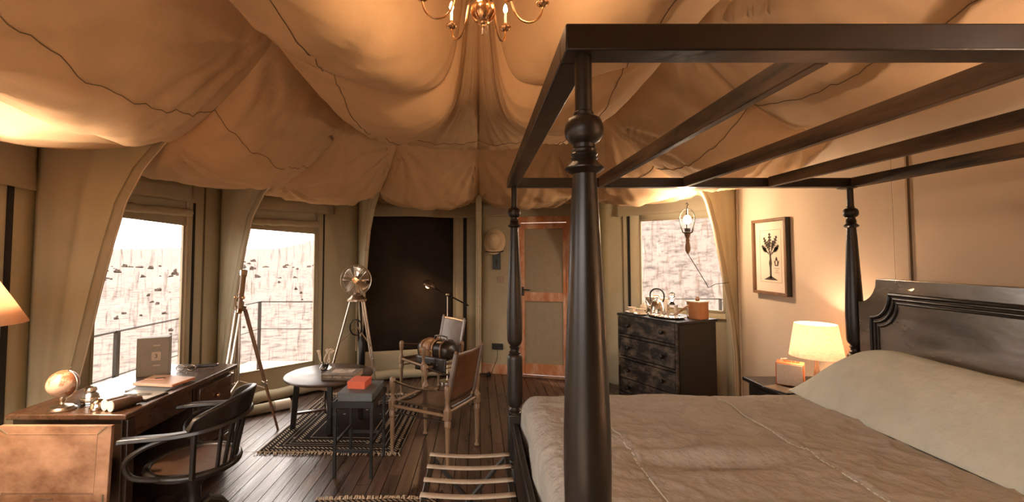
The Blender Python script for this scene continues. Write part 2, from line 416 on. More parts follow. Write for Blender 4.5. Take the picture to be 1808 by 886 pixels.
wavy_valance(wa, .62, 1.52, 2.06, 2.42, 1)
wavy_valance(wb, .12, 1.22, 2.13, 2.42, 2); wavy_valance(wc, .1, 1.26, 2.12, 2.42, 3)
wavy_valance(wd, .04, 1.60, 2.13, 2.42, 4); wavy_valance(we, .05, 1.60, 2.14, 2.42, 5); wavy_valance(wf, .28, 1.6, 2.10, 2.40, 6)
def gather(u, v):
    Y = u*5.1; q = Vector((Y*5, v*1.2, 4)); a = .020*(1.2 - v)
    return (Y, -.05 + noise.noise(q)*a + noise.noise(q*2.7)*a*.6 - .03*sin(pi*v), 2.34 + .27*v + (noise.noise(Vector((Y*4,0,0)))*.012 if v == 0 else 0))
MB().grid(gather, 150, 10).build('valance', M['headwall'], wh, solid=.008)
strip(wa, 1.38, .0, 2.1, .05); strip(wa, 1.22, 0, 2.1, .03, 'canvas_dark', name='canvas_band')
strip(wb, 1.30, 0, 2.13, .022); strip(wb, 1.42, 0, 2.3, .014, 'seam', name='seam'); strip(wb, 1.22, .3, 2.15, .018, 'edging', name='window_border')
strip(wc, 1.15, .0, 2.12, .014); strip(wc, 1.068, .28, 2.1, .022, 'canvas_dark', name='window_border')
strip(wd, 1.43, .0, 2.15, .05); strip(wd, 1.275, .3, 2.15, .02, 'canvas_dark', name='window_border')
strip(wd, 1.36, 0, 2.2, .09, 'canvas', -.010, 'canvas_band')
strip(wf, .42, .0, 2.1, .03); strip(wf, .34, .9, 2.15, .012, 'seam', name='seam')
MB().box((1.03, -.014, .93), (.95, .016, .014)).build('seam', M['seam'], wf, smooth=False)
# pole sleeve seams on the wall behind the bed
for q in (1.82, 1.925): strip(wh, q, 0, 2.45, .010, 'seam', -.010, 'seam')
MB().box((1.872, -.012, 1.23), (.10, .020, 2.46)).build('pole_sleeve', M['headwall'], wh, bevel=.006)
strip(wh, .02, 0, 2.45, .03, 'edging', -.012, 'canvas_band')
for o, a, b_, s in ((wb, .05, 1.6, 1), (wc, .05, 1.6, 2), (wd, .05, 1.58, 3)): sill_roll(o, a, b_, seed=s)
# timber skirting on the door wall
sk = MB().box((.27, -.012, .065), (.54, .024, .13)).build('baseboard_back', M['door_wood'], None, bevel=.004)
sk.location = V[90] ; sk.rotation_euler = (0, 0, WALLM['wall_back_door'][1]); struct(sk)

# ---- fabric fins running from the hanging points out to the wall joints
def fin(parent, ang, prof, rw=3.14, rz_=0, thick=.02):
    # prof: (r, z) of the free edge from hook to foot
    P0, rz, L = WALLM[parent.name]; inv = Matrix.Rotation(-rz, 3, 'Z')
    e = Vector((cos(radians(ang)), sin(radians(ang)), 0)); nrm = Vector((-e.y, e.x, 0))
    def loc(r, z, n=0):
        w_ = Vector((CX, CY, 0)) + e*r + nrm*n; w_.z = z
        q = inv @ (w_ - P0); return q
    def edge(v):
        k = v*(len(prof)-1); i = min(int(k), len(prof)-2); t = k-i
        t = t*t*(3-2*t)*.3 + t*.7
        return (prof[i][0]*(1-t) + prof[i+1][0]*t, prof[i][1]*(1-t) + prof[i+1][1]*t)
    def fn(u, v):
        r, z = edge(v); rr = rw + (r-rw)*u
        zz = z*(1 - .0*u)
        if v < .15: zz = z + (1-u)*(.03)*(1-v/.15)
        n = .035*sin(pi*u)*noise.noise(Vector((u*3.2, v*1.0, ang))) + .02*sin(pi*u)*noise.noise(Vector((u*9, v*1.5, ang)))
        return loc(rr, zz, n)
    f = MB().grid(fn, 22, 30).build('canvas_fin', M['canvas'], parent, solid=thick*.4)
    pts = [loc(*edge(i/40)) for i in range(41)]
    MB().tube(pts, .007, 6).build('piping', M['edging'], f)
    def hem(u, v):
        r, z = edge(v); rr = r + (.075)*(1-u) - .002
        return loc(min(rr, rw), z, .0)
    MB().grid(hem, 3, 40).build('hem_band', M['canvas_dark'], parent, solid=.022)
    return f
fp = lambda z0: [(2.2, z0), (2.42, 2.25), (2.56, 2.0), (2.66, 1.7), (2.74, 1.35), (2.83, .95), (2.90, .5), (2.95, 0.02)]
fin(wa, 180, [(2.2, 2.46), (2.38, 2.24), (2.50, 2.0), (2.58, 1.7), (2.66, 1.35), (2.74, .95), (2.84, .5), (2.90, .02)])
fin(wb, 150, [(2.2, 2.36), (2.42, 2.22), (2.60, 2.0), (2.70, 1.7), (2.80, 1.35), (2.90, .95), (2.98, .5), (3.02, .02)])
fin(wc, 120, [(2.3, 2.38), (2.5, 2.20), (2.66, 1.95), (2.74, 1.7), (2.82, 1.35), (2.9, .95), (2.98, .5), (3.02, .02)])
fin(wd, 90, [(2.3, 2.38), (2.5, 2.20), (2.66, 1.95), (2.74, 1.7), (2.82, 1.35), (2.9, .95), (2.98, .5), (3.02, .02)])
fin(we, 60, [(2.3, 2.38), (2.5, 2.20), (2.66, 1.95), (2.74, 1.7), (2.82, 1.35), (2.9, .95), (2.98, .5), (3.02, .02)])
fin(wf, 30, [(2.48, 2.32), (2.62, 2.16), (2.73, 1.9), (2.82, 1.6), (2.90, 1.3), (2.98, 1.0), (3.04, .6), (3.06, .02)], rw=3.13)
# small light sleeve seen edge-on where the back poles stand
for ang, par in ((90, wd), (120, wc), (60, we)):
    P0, rz, L = WALLM[par.name]; inv = Matrix.Rotation(-rz, 3, 'Z')
    e = Vector((cos(radians(ang)), sin(radians(ang)), 0))
    p = [inv @ (Vector((CX, CY, z)) + e*r - P0) for r, z in ((2.32, 2.36), (2.52, 2.18), (2.68, 1.93), (2.76, 1.68), (2.84, 1.33), (2.92, .93), (3.0, .5), (3.02, .02))]
    b = MB(); 
    for i in range(len(p)-1): b.beam(p[i], p[i+1], .075 if ang != 120 else .05, .03, up=tuple(inv @ -e))
    b.build('pole_sleeve', M['canvas'], par, bevel=.008)

# ---- ceiling: billowing canvas pinned on two rings
APX = Vector((.0, 2.65, 4.0))
r1 = {0:(1.09,2.34,2.80), 30:(1.08,3.83,2.79), 60:(.77,4.54,2.79), 90:(0,4.88,2.77), 120:(-.84,4.62,2.80), 150:(-1.14,3.88,2.79), 180:(-1.12,2.42,2.80), 210:(-1.15,.95,2.82), 240:(-.80,.2,2.85), 270:(0,-.1,2.85), 300:(.80,.2,2.85), 330:(1.12,.95,2.82)}
def pol(a, r, z): return (CX + r*cos(radians(a)), CY + r*sin(radians(a)), z)
r2 = {0:(2.35,3.3,2.57), 30:pol(30,2.50,2.31), 60:pol(60,2.30,2.39), 90:pol(90,2.32,2.37), 120:pol(120,2.32,2.37), 150:pol(150,2.2,2.35), 180:pol(180,2.2,2.47), 210:(-2.1,1.55,2.45), 240:(-1.7,-.1,2.45), 270:(0,-.25,2.45), 300:(1.8,-.1,2.60), 330:(2.35,1.4,2.68)}
r3 = {0:(3.15,3.2,2.66), 210:(-2.73,1.62,2.40), 240:(-2.0,-.34,2.40), 270:(0,-.34,2.40), 300:(2.72,-.34,2.66), 330:(2.72,1.2,2.66), **{a: pol(a, 3.16, 2.40) for a in (30,60,90,120,150,180)}}
apr = {a: (APX.x + .05*cos(radians(a)), APX.y + .05*sin(radians(a)), APX.z) for a in r1}
rings = [apr, r1, r2, r3]
RS = {0:.20, 30:.22, 60:.15, 90:.08, 120:.15, 150:.22, 180:.20, 210:.10, 240:0, 270:0, 300:0, 330:.10}
RN = {240:1, 270:1, 300:1, 210:6, 330:6}
SAG = [0, .035, .12, .02]; RSAG = [0, .10, .02]; BUL = [1, .14, .09]
BUL0 = {0:.20, 30:.12, 60:.05, 90:.05, 120:.12, 150:.21, 180:.16, 210:.05, 240:.01, 270:.01, 300:.01, 330:.06}
def pin(b_, a): return Vector(rings[b_][a % 360])
def ribz(a, v):
    a %= 360; z0, z1 = APX.z, r1[a][2]; w_ = v**.6 if v > 0 else 0
    return z1 + (z0-z1)*(1-v)**RN.get(a, 20) - RS[a]*max(0, 4*w_*(1-w_))**.7
def ceil_pt(a, b_, u, v):
    A, B, C, D = pin(b_, a), pin(b_, a+30), pin(b_+1, a), pin(b_+1, a+30)
    if b_ == 0: vr = v**1.5
    else: vr = v
    p = (A.lerp(B, u)).lerp(C.lerp(D, u), vr)
    if b_ == 0:
        p.z = ribz(a, vr)*(1-u) + ribz(a+30, vr)*u - SAG[1]*(4*u*(1-u))**.65*vr
    else:
        p.z += -(SAG[b_]*(1-v) + SAG[b_+1]*v)*(4*u*(1-u))**.65 - RSAG[b_]*(4*v*(1-v))**.65
    sk, eu, ev = ((1.0, .60, .9), (2.0, 1.0, .9), (1.25, .7, .7))[b_]
    inside = 0 < u < 1 and 0 < v < 1
    f = (4*u*(1-u))**eu * (4*(v**sk)*(1 - v**sk))**ev if inside else 0
    out = Vector((APX.x, APX.y, 0)) - Vector((p.x, p.y, 0))
    out = out.normalized() if out.length > 1e-4 else Vector((0,0,0))
    nrm = Vector((0, 0, -1))*.95 + out*(.15 if b_ < 2 else .2)
    p = p + nrm*((BUL[b_] if b_ else BUL0[a % 360])*f)
    # drag folds fanning out of the pins
    wv = 0
    for (Q, am) in ((A, .060 if b_ else 0), (B, .060 if b_ else 0), (C, .050), (D, .050)):
        if b_ == 2 and Q in (C, D): continue
        dv = Vector((p.x-Q.x, p.y-Q.y)); dd = dv.length
        if dd < 1.3:
            ph = atan2(dv.y, dv.x) + .25*noise.noise(Vector((p.x*2, p.y*2, a)))
            n1 = sin(ph*13 + a) + .6*sin(ph*29 + 2*a)
            wv += am*min(1, dd/.12)*exp(-dd/.42)*n1*(.6 + .8*abs(noise.noise(Vector((ph*4, a, b_)))))
    wv += .014*f*noise.noise(Vector((p.x*2.1, p.y*2.1, p.z*2)))
    # long soft drapery creases running across the billow
    wv += .014*noise.noise(Vector((u*6 + v*2, v*1.4, a + b_*7))) + .007*noise.noise(Vector((u*17 + v*5, v*2.5, a*2 + b_)))
    p.z += wv*((16*u*(1-u)*v*(1-v))**.25 if inside else 0)
    if p.x > HW - .015 and p.y < 4.8: p.x = HW - .015
    return p
cb = MB(); NU, NV = 40, 30
for a in range(0, 360, 30):
    for b_ in range(3):
        cb.grid(lambda u, v: ceil_pt(a, b_, u, v), NU, NV)
ceiling = struct(cb.build('ceiling', M['ceil'], ang=70))
for a in range(0, 360, 30):          # stitched seams across the billows
    for b_, vv in (((0, .80), (1, .5)) if a in (0, 150, 180, 330, 30) else ((0, .80),)):
        pts = [ceil_pt(a, b_, i/40, vv) + Vector((0,0,-.002)) for i in range(41)]
        MB().tube(pts, .0022, 5).build('seam', M['seam'], ceiling)
for a in range(60, 211, 30):         # hanging loops where the cloth is hooked up
    q = pin(2, a); t = (Vector((CX, CY, 0)) - Vector((q.x, q.y, 0))).normalized()
    lp = [q + t*(.05*cos(k*pi/6) - .02) + Vector((0,0,.02*sin(k*pi/6) - .012)) for k in range(12)]
    MB().tube(lp, .006, 6, closed=True).build('hanging_loop', M['edging'], ceiling)

# ---- windows
def window(n, wname, x0, x1, z0, z1, blind=True):
    P0, rz, L = WALLM[wname]; b = MB()
    t = .022
    for (c, s) in ((((x0+x1)/2, 0, z0+t/2), (x1-x0, .022, t)), (((x0+x1)/2, 0, z1-t/2), (x1-x0, .022, t)), ((x0+t/2, 0, (z0+z1)/2), (t, .022, z1-z0)), ((x1-t/2, 0, (z0+z1)/2), (t, .022, z1-z0))):
        b.box(c, s)
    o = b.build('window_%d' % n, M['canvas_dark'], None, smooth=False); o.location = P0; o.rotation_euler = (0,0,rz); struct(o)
    def fn(u, v):
        X = x0+.01+(x1-x0-.02)*u; Z = z0+.01+(z1-z0-.02)*v
        return (X, .006 + .006*noise.noise(Vector((X*14, Z*1.6, n*7))) + .004*noise.noise(Vector((X*34, Z*4, n*7))), Z)
    MB().grid(fn, 40, 40).build('pane', M['film'], o)
    if blind:
        c = [(x0-.02 + (x1-x0+.04)*i/16, -.045, z1 - .035 - .03*abs(noise.noise(Vector((i*.4, n, 0))))) for i in range(17)]
        MB().tube(c, [.038 + .008*noise.noise(Vector((i*.9, n, 3))) for i in range(17)], 10).build('rolled_blind', M['canvas_dark'], o)
        def fl(u, v):
            X = x0 + (x1-x0)*u
            return (X, -.02 - .02*v*noise.noise(Vector((X*5, v, n))), z1 - .16*v*(.75 + .25*u))
        MB().grid(fl, 16, 5).build('window_flap', M['canvas_dark'], o, solid=.004)
    return o
window(1, 'wall_left_far', .40, 1.207, .40, 2.06)
window(2, 'wall_back_left', .20, 1.055, .33, 2.03)
window(3, 'wall_back_right', .556, 1.50, 1.0, 2.05, blind=False)
window(6, 'wall_near', 2.9, 4.6, .25, 2.15, blind=False)  # added window behind the camera, fill daylight from the back left
window(4, 'wall_left_near', .45, 1.5, .45, 2.05, blind=False)  # added unseen window in the near left wall, extra daylight
# window 5: the opening closed by a dark screen
P0, rz, L = WALLM['wall_back']
scr = MB().grid(lambda u, v: (.07 + 1.21*u, -.006 + .010*noise.noise(Vector((u*2, v*2, 8))), .33 + 1.82*v), 20, 26).build('window_5', M['mesh_dark'], None, solid=.006)
scr.location = P0; scr.rotation_euler = (0,0,rz); struct(scr)
# lower flap under the screen
MB().grid(lambda u, v: (.05 + 1.28*u, -.02 - .045*sin(pi*(1-v)*.5)*(.7+.5*noise.noise(Vector((u*4, v, 2)))) , .37 - .30*v), 30, 6).build('screen_flap', M['canvas'], scr, solid=.006)

# ---- door
P0, rz, L = WALLM['wall_back_door']
door = thing('door_1', None, None, P0, rz); struct(door)
def dbox(nm, x0, x1, z0, z1, y0, y1, m, bev=.005):
    return MB().box(((x0+x1)/2, (y0+y1)/2, (z0+z1)/2), (x1-x0, y1-y0, z1-z0)).build(nm, M[m], door, bevel=bev)
dbox('door_jamb', .53, .595, 0, 2.15, -.06, .03, 'door_wood'); dbox('door_jamb', 1.215, 1.30, 0, 2.15, -.06, .03, 'door_wood')
dbox('door_head', .53, 1.30, 2.06, 2.15, -.062, .03, 'door_wood')
dbox('stile', .594, .655, .03, 2.05, -.045, .0, 'door_wood'); dbox('stile', 1.165, 1.216, .03, 2.05, -.045, .0, 'door_wood')
dbox('door_rail', .655, 1.165, 1.97, 2.05, -.044, 0, 'door_wood'); dbox('door_rail', .655, 1.165, 1.00, 1.12, -.044, 0, 'door_wood'); dbox('door_rail', .655, 1.165, .03, .17, -.044, 0, 'door_wood')
dbox('door_panel', .65, 1.17, 1.11, 1.98, -.02, -.008, 'door_canvas', 0); dbox('door_panel', .65, 1.17, .16, 1.01, -.02, -.008, 'door_canvas', 0)
hd = MB().box((.63, -.048, 1.13), (.03, .012, .12)).build('door_plate', M['iron'], door, bevel=.003)
MB().tube([(.63, -.05, 1.155), (.63, -.085, 1.155), (.66, -.09, 1.155), (.73, -.088, 1.152)], .008, 8).build('door_handle', M['iron'], hd)
dbox('threshold', .53, 1.30, 0, .022, -.09, .03, 'leaf')

# ================================================================== OUTSIDE
deck = struct(MB().box((.3, 2.4, -.20), (8.2, 10.3, .10)).build('floor_deck', M['gap'], smooth=False))
dm = MB().box((0,0,0), (.118, 10.3, .022)).mesh('deck_plank', M['deck'], smooth=False)
for i in range(66):
    o = bpy.data.objects.new('plank', dm); COL.objects.link(o); o.parent = deck; o.location = (-3.72 + .124*i, 2.4, -.138)
def railing(name, label, pts, group=None):
    t = thing(name, label, 'railing', (pts[0][0], pts[0][1], -.127)); o0 = Vector((pts[0][0], pts[0][1], -.127))
    posts = []
    for i in range(len(pts)-1):
        a, b_ = Vector((*pts[i], 0)), Vector((*pts[i+1], 0)); n = max(1, round((b_-a).length/2.7))
        posts += [a.lerp(b_, k/n) for k in range(n)]
    posts.append(Vector((*pts[-1], 0)))
    for p in posts:
        MB().box((p.x-o0.x, p.y-o0.y, .52), (.04, .04, 1.04)).build('post', M['iron'], t, bevel=.004)
    for z in (1.03, .62):
        MB().tube([(p[0]-o0.x, p[1]-o0.y, z) for p in pts], .011 if z > 1 else .007, 6).build('wire', M['iron'], t)
railing('deck_railing', 'dark thin post and wire railing along the deck outside the two left windows', [(-3.42, -1.5), (-3.42, 1.55), (-3.40, 4.3), (-3.36, 7.0), (-.6, 7.0)])
railing('deck_railing', 'short post and wire railing seen low outside the window above the chest of drawers', [(3.0, 7.45), (3.95, 7.45), (4.05, 4.2), (4.05, 1.5)])
def terrain(x, y):
    d = sqrt(x*x + (y-2)*(y-2)); a = math.degrees(atan2(x, y))      # a: bearing, 0 ahead, + right
    f = max(0, min(1, (d-9)/30)); f = f*f*(3-2*f)
    z = -.75
    hr = 1/(1 + exp(-(a-4)/6)) * (1/(1+exp((a-75)/9)))
    z += hr*26*min(1, max(0, (d-9)/75))
    far = max(0, min(1, (d-120)/160))
    z += far*(4.5 + 5*noise.noise(Vector((a*.05, 2, 0))) + 9*exp(-((a+17)/5)**2))
    z += f*(noise.noise(Vector((x*.06, y*.06, 0)))*.8 + noise.noise(Vector((x*.25, y*.25, 3)))*.35*min(1, d/30))
    return z
tb = MB(); NA, NR = 150, 70
tb.v = [(sin(2*pi*i/NA)*rr, 2+cos(2*pi*i/NA)*rr, terrain(sin(2*pi*i/NA)*rr, 2+cos(2*pi*i/NA)*rr)) for rr in [4*(1.069**j) for j in range(NR)] for i in range(NA)]
tb.f = [(j*NA+i, j*NA+(i+1) % NA, (j+1)*NA+(i+1) % NA, (j+1)*NA+i) for j in range(NR-1) for i in range(NA)]
ground = struct(tb.build('ground', M['ground'], ang=180))
rk = []
for k in range(3):
    b = MB(); b.sphere((0,0,0), 1, 10)
    b.v = [tuple(Vector(p)*(1 + 1.1*noise.noise(Vector(p)*2.1 + Vector((k*9,0,0)))) ) for p in b.v]
    b.v = [(p[0], p[1], max(p[2], -.4)) for p in b.v]
    rk.append(b.mesh('desert_rock', M['bark'], ang=40))
n = 0; rr_ = random.Random(5)
placed = []
while n < 170:
    a = rr_.uniform(-48, -18) if n < 150 else rr_.uniform(17, 30); d = rr_.choice((rr_.uniform(45, 110), rr_.uniform(45, 110), rr_.uniform(60, 130), rr_.uniform(16, 40)))
    x, y = d*sin(radians(a)), d*cos(radians(a))
    s = rr_.uniform(.0016, .0050)*d*(1 if a < 0 else .6)
    if any((x-px)**2 + (y-py)**2 < (1.9*(s+ps))**2 for px, py, ps in placed): continue
    placed.append((x, y, s)); o = bpy.data.objects.new('desert_rock', rk[n % 3]); COL.objects.link(o)
    o.scale = (s*rr_.uniform(.8, 1.6), s, s*rr_.uniform(.7, 1.2)); o.rotation_euler = (0,0,rr_.uniform(0,6))
    o.location = (x, y, terrain(x, y) + .02)
    tag(o, 'dark rock or scrub clump scattered on the sandy desert outside the tent windows', 'rock', 'dark rocks scattered over the desert outside'); n += 1
# ================================================================== BED
bx0, bx1, by0, by1 = .235, 2.455, 1.0, 2.98
bed = thing('four_poster_bed', 'huge black four-poster bed with turned posts and an open slatted canopy frame', 'bed', (bx0, by0, 0))
def B(x, y, z): return (x - bx0, y - by0, z)
prof = [(.030,0),(.032,.05),(.029,.07),(.036,.085),(.029,.10),(.033,.125),(.043,.165),(.046,.20),(.043,.235),(.034,.262),(.041,.272),(.034,.282),(.041,.297),(.034,.307),(.040,.32)]
prof2 = [(.042,.60),(.042,.608),(.034,.614),(.042,.624),(.034,.632),(.031,.640),(.040,.650),(.047,.664),(.049,.70),(.049,.95),(.047,.965),(.042,.974),(.033,.980),(.038,.99),(.029,1.0),(.029,1.012),(.037,1.022),(.029,1.03),(.032,1.036),(.044,1.05),(.049,1.07),(.0505,1.16),(.050,1.24),(.046,1.36),(.041,1.48),(.035,1.61),(.030,1.73),(.0262,1.785),(.026,1.799),(.034,1.803),(.043,1.810),(.043,1.813),(.031,1.824),(.026,1.830),(.030,1.834),(.026,1.838),(.030,1.843),(.026,1.848),(.0275,1.853),(.024,1.857),(.024,1.866),(.034,1.873),(.041,1.883),(.043,1.897),(.041,1.911),(.036,1.922),(.022,1.930),(.022,1.937),(.019,1.940),(.0185,2.075)]
for x, y in ((bx0, by1), (bx0, by0), (bx1, by1), (bx1, by0)):
    b = MB(); b.lathe(prof, B(x, y, 0), 28); b.lathe(prof2, B(x, y, 0), 28)
    p = b.build('post', M['black_wood'], bed)
    MB().box(B(x, y, .46), (.094, .094, .285)).build('post_block', M['black_wood'], p, bevel=.008)
zr = 2.095
MB().box(B((bx0+bx1)/2, by0, zr), (bx1-bx0+.09, .07, .06)).build('canopy_rail', M['black_wood'], bed, bevel=.004)
MB().box(B((bx0+bx1)/2, by1, zr), (bx1-bx0+.09, .07, .06)).build('canopy_rail', M['black_wood'], bed, bevel=.004)
MB().box(B(bx0-.012, (by0+by1)/2, zr), (.066, by1-by0-.07, .06)).build('canopy_rail', M['black_wood'], bed, bevel=.004)
MB().box(B(bx1+.012, (by0+by1)/2, zr), (.066, by1-by0-.07, .06)).build('canopy_rail', M['slat_wood'], bed, bevel=.004)
for k in (1, 2, 3):
    MB().box(B(bx0 + (bx1-bx0)*k/4 + .01, (by0+by1)/2, zr+.002), (.032, by1-by0-.07, .066)).build('canopy_slat', M['slat_wood'], bed, bevel=.003)
for y in (by0, by1):
    MB().lathe([(.03, 2.055), (.055, 2.06), (.055, 2.068), (.03, 2.07)], B(bx1-.02, y, 0), 20).build('post_cap', M['black_wood'], bed)
# headboard
yc = (by0+by1)/2; hw = .93
def head_out(in_, zb, zt, rad=.13, drop=.15):
    # outline in (y, z) with concave top corners
    w_ = hw - in_; out = [(-w_, zb), (-w_, zt - drop)]
    c = (-w_, zt); 
    for k in range(0, 11):
        a = -pi/2 + (pi/2)*k/10
        out.append((-w_ + rad*cos(a), zt + .0 + (drop)*sin(a)))
    r_ = [(-y, z) for y, z in reversed(out)]
    return out, r_
l, r_ = head_out(0, .30, 1.475)
MB().prism(l + r_, -.022, .022, 'x', c=B(bx1-.0, yc, 0)).build('headboard', M['head_wood'], bed, bevel=.004, ang=30)
hb = [o for o in bpy.data.objects if o.name.startswith('headboard')][0]
for i_, rr in ((.095, .012), (.120, .010), (.142, .008)):
    l, r_ = head_out(i_, .55, 1.475 - i_ + .005, .13, .15)
    pts = [B(bx1-.024, yc+y, z) for y, z in l + r_]
    MB().tube(pts, rr, 8).build('moulding', M['black_wood'], hb)
# rails
fr = MB().box(B(bx0+.0, yc, .40), (.030, by1-by0-.09, .30)).build('foot_rail', M['black_wood'], bed, bevel=.004)
MB().tube([B(bx0-.016, by0+.05, .495), B(bx0-.016, by1-.05, .495)], .007, 8).build('bead', M['nickel'] if False else M['black_wood'], fr)
for y in (by0, by1): MB().box(B((bx0+bx1)/2, y, .40), (bx1-bx0-.09, .03, .26)).build('side_rail', M['black_wood'], bed, bevel=.004)
MB().box(B(1.34, yc, .485), (2.09, 1.86, .43)).build('mattress', M['mattress'], bed, bevel=.05)
# bedspread
def lump(x, y):
    z = 0
    for (cx_, cy_, sx, sy, a) in ((.62, 2.62, .22, .07, -.016), (.95, 2.42, .25, .05, -.018), (.75, 2.15, .30, .06, .014), (.95, 1.92, .28, .05, -.020), (1.25, 2.62, .3, .08, .012), (1.1, 1.65, .3, .06, -.012), (.9, 2.0, .3, .04, .014), (.5, 1.9, .12, .2, .01), (1.75, 2.3, .15, .3, -.008), (1.3, 2.0, .35, .05, .010)):
        z += a*exp(-((x-cx_)/sx)**2 - ((y-cy_)/sy)**2)
    return z*1.6
def spread(u, v):
    # u along the bed (foot .. head), v across (near .. far); the rim hangs down
    s = u*2.42 - .42; t = v*2.66 - .40        # arc lengths past the foot and near edges
    x = .315 + max(s, 0) if s > 0 else .315
    rad = .11
    def drop(q, L):                            # q<0 beyond the edge
        if q >= rad: return q, 0
        if q > -rad*.57:
            a = (rad - q)/rad; a = min(a, pi/2); return rad - rad*sin(a), -(rad - rad*cos(a))
        return 0, -rad - (-q - rad*.57)
    dx, zx = drop(s, 0)
    if t < .93: dy, zy = drop(t, 0); y = 1.055 + dy
    else: q = 1.86 - t; dy, zy = drop(q, 0); y = 2.915 - dy
    x = .275 + dx
    z = .755 + min(zx, zy) if (zx < 0 and zy < 0) else .755 + zx + zy
    h = 1 if (zx == 0 and zy == 0) else .5
    z += lump(x, y)*h + .010*noise.noise(Vector((x*2.2, y*4, 1))) + .005*noise.noise(Vector((x*7, y*13, 2)))
    rg = 1 - abs(noise.noise(Vector((x*3.2 + .4*noise.noise(Vector((x*2, y*2, 3))), y*5.5, 6))))*2; z += .009*max(0, rg)**4*h
    rg = 1 - abs(noise.noise(Vector((x*6.5 + y*3, y*6 - x*2, 8))))*2; z += .005*max(0, rg)**5*h
    for xs in (.66, 1.43):
        z -= .006*exp(-((x-xs)/.012)**2)*h
        z += .004*exp(-((x-xs-.02)/.012)**2)*h*(.5+noise.noise(Vector((y*14, xs, 0))))
    if zx < 0: x += -.018*noise.noise(Vector((y*3.5, z*2, 5))) - .01*sin(y*9)*min(1, -zx/.2) ; x = max(x, .262)
    if zx < -.05 and z < .60: z = max(z, .44)
    return (x, y, z)
bs = MB().grid(spread, 230, 230).build('bedspread', M['linen'], None, ang=180, solid=.006)
tag(bs, 'crumpled taupe linen bedspread with stitched seams covering the four-poster bed', 'bedspread')
for xs in (.66, 1.43):
    b = MB()
    for k in range(59):
        y = 1.10 + k*.0283
        z = .755 + lump(xs, y) + .010*noise.noise(Vector((xs*2.2, y*4, 1))) + .006
        b.tube([(xs + .004, y, z - .004), (xs, y + .011, z + .0015), (xs + .003, y + .022, z - .004)], .0032, 5)
    b.build('stitching', M['pillow'], bs)['kind'] = 'stuff'
# bolster of pillows under the same linen
def bol(u, v):
    Y = 1.0 + 1.935*u
    e = min(1, (2.94 - Y)/.46); s = sqrt(max(0, 1-(1-e)**2)) if e > 0 else 0; s = max(s, .02)
    e2 = min(1, max(0, (Y - .98)/.05)); s *= (e2**.5)
    P = [(1.955,.758), (1.975,.80), (2.06,.915), (2.16,1.02), (2.26,1.075), (2.34,1.07), (2.405,1.02), (2.425,.90), (2.425,.76)]
    k = v*(len(P)-1); i = min(int(k), len(P)-2); t = k-i
    def cr(a, b_, c, d): return .5*((2*b_) + (-a+c)*t + (2*a-5*b_+4*c-d)*t*t + (-a+3*b_-3*c+d)*t**3)
    g = lambda j: P[max(0, min(len(P)-1, j))]
    X = cr(g(i-1)[0], g(i)[0], g(i+1)[0], g(i+2)[0]); Z = cr(g(i-1)[1], g(i)[1], g(i+1)[1], g(i+2)[1])
    Z = .760 + (Z-.760)*s
    X = min(2.43, X + (1-s)*.03)
    wr = .012*noise.noise(Vector((X*5, Y*2.2, Z*5))) + .004*noise.noise(Vector((X*16, Y*9, Z*16)))
    wr += .012*exp(-((Y-1.95)/.16)**2)*sin(X*60+Y*22)*max(0, v*2-.55)*.4*(1 if v < .8 else 0)
    wr += .03*noise.noise(Vector((Y*1.7, 4, 2)))*sin(pi*v)
    return (X - wr*.7*sin(pi*min(1, v*1.2)), Y, max(.752, Z + wr*.7*min(1, v*5)*s))
bo = MB().grid(bol, 110, 48).build('bolster', M['pillow'], None, ang=180, solid=.006)
tag(bo, 'long sage green linen bolster cover lying against the black headboard', 'pillow')

# ================================================================== LAMPS
def point(name, loc, watts, col, rad=.03, parent=None):
    d = bpy.data.lights.new(name, 'POINT'); d.energy = watts; d.color = col; d.shadow_soft_size = rad
    o = bpy.data.objects.new(name, d); COL.objects.link(o); o.location = loc
    if parent: o.parent = parent
    return o
WARM = (1, .74, .52)
ch = thing('chandelier', 'polished brass chandelier with curved arms hanging from the top of the tent', 'chandelier', (.017, 1.65, 2.527))
ch.scale = (.525, .525, .525)
MB().lathe([(.001,-.125),(.010,-.12),(.014,-.112),(.012,-.10),(.02,-.095),(.028,-.088),(.030,-.078),(.05,-.062),(.075,-.03),(.084,0),(.083,.02),(.074,.045),(.05,.066),(.03,.074),(.024,.085),(.020,.13),(.034,.16),(.034,.18),(.018,.21),(.016,.36),(.03,.40),(.012,.43),(.001,.44)], n=32).build('body', M['brass'], ch)
for k in range(10):
    a = k*2*pi/10 + .2
    MB().tube([(.085*sin(t)*cos(a), .085*sin(t)*sin(a), .085*cos(t)) for t in [1.05 + .14*i for i in range(12)]], .006, 6).build('rib', M['brass'], ch)
MB().tube([(0,0,-.10),(-.004,0,-.17)], .007, 8).build('finial_rod', M['nickel'], ch)
MB().tube([(.022 + .011*cos(k*pi/6), .0, -.128 + .026*sin(k*pi/6)) for k in range(12)], .004, 6, closed=True).build('finial_ring', M['nickel'], ch)
MB().tube([(0,0,.43),(0,0,1.35)], .006, 8).build('chain_rod', M['iron'], ch)
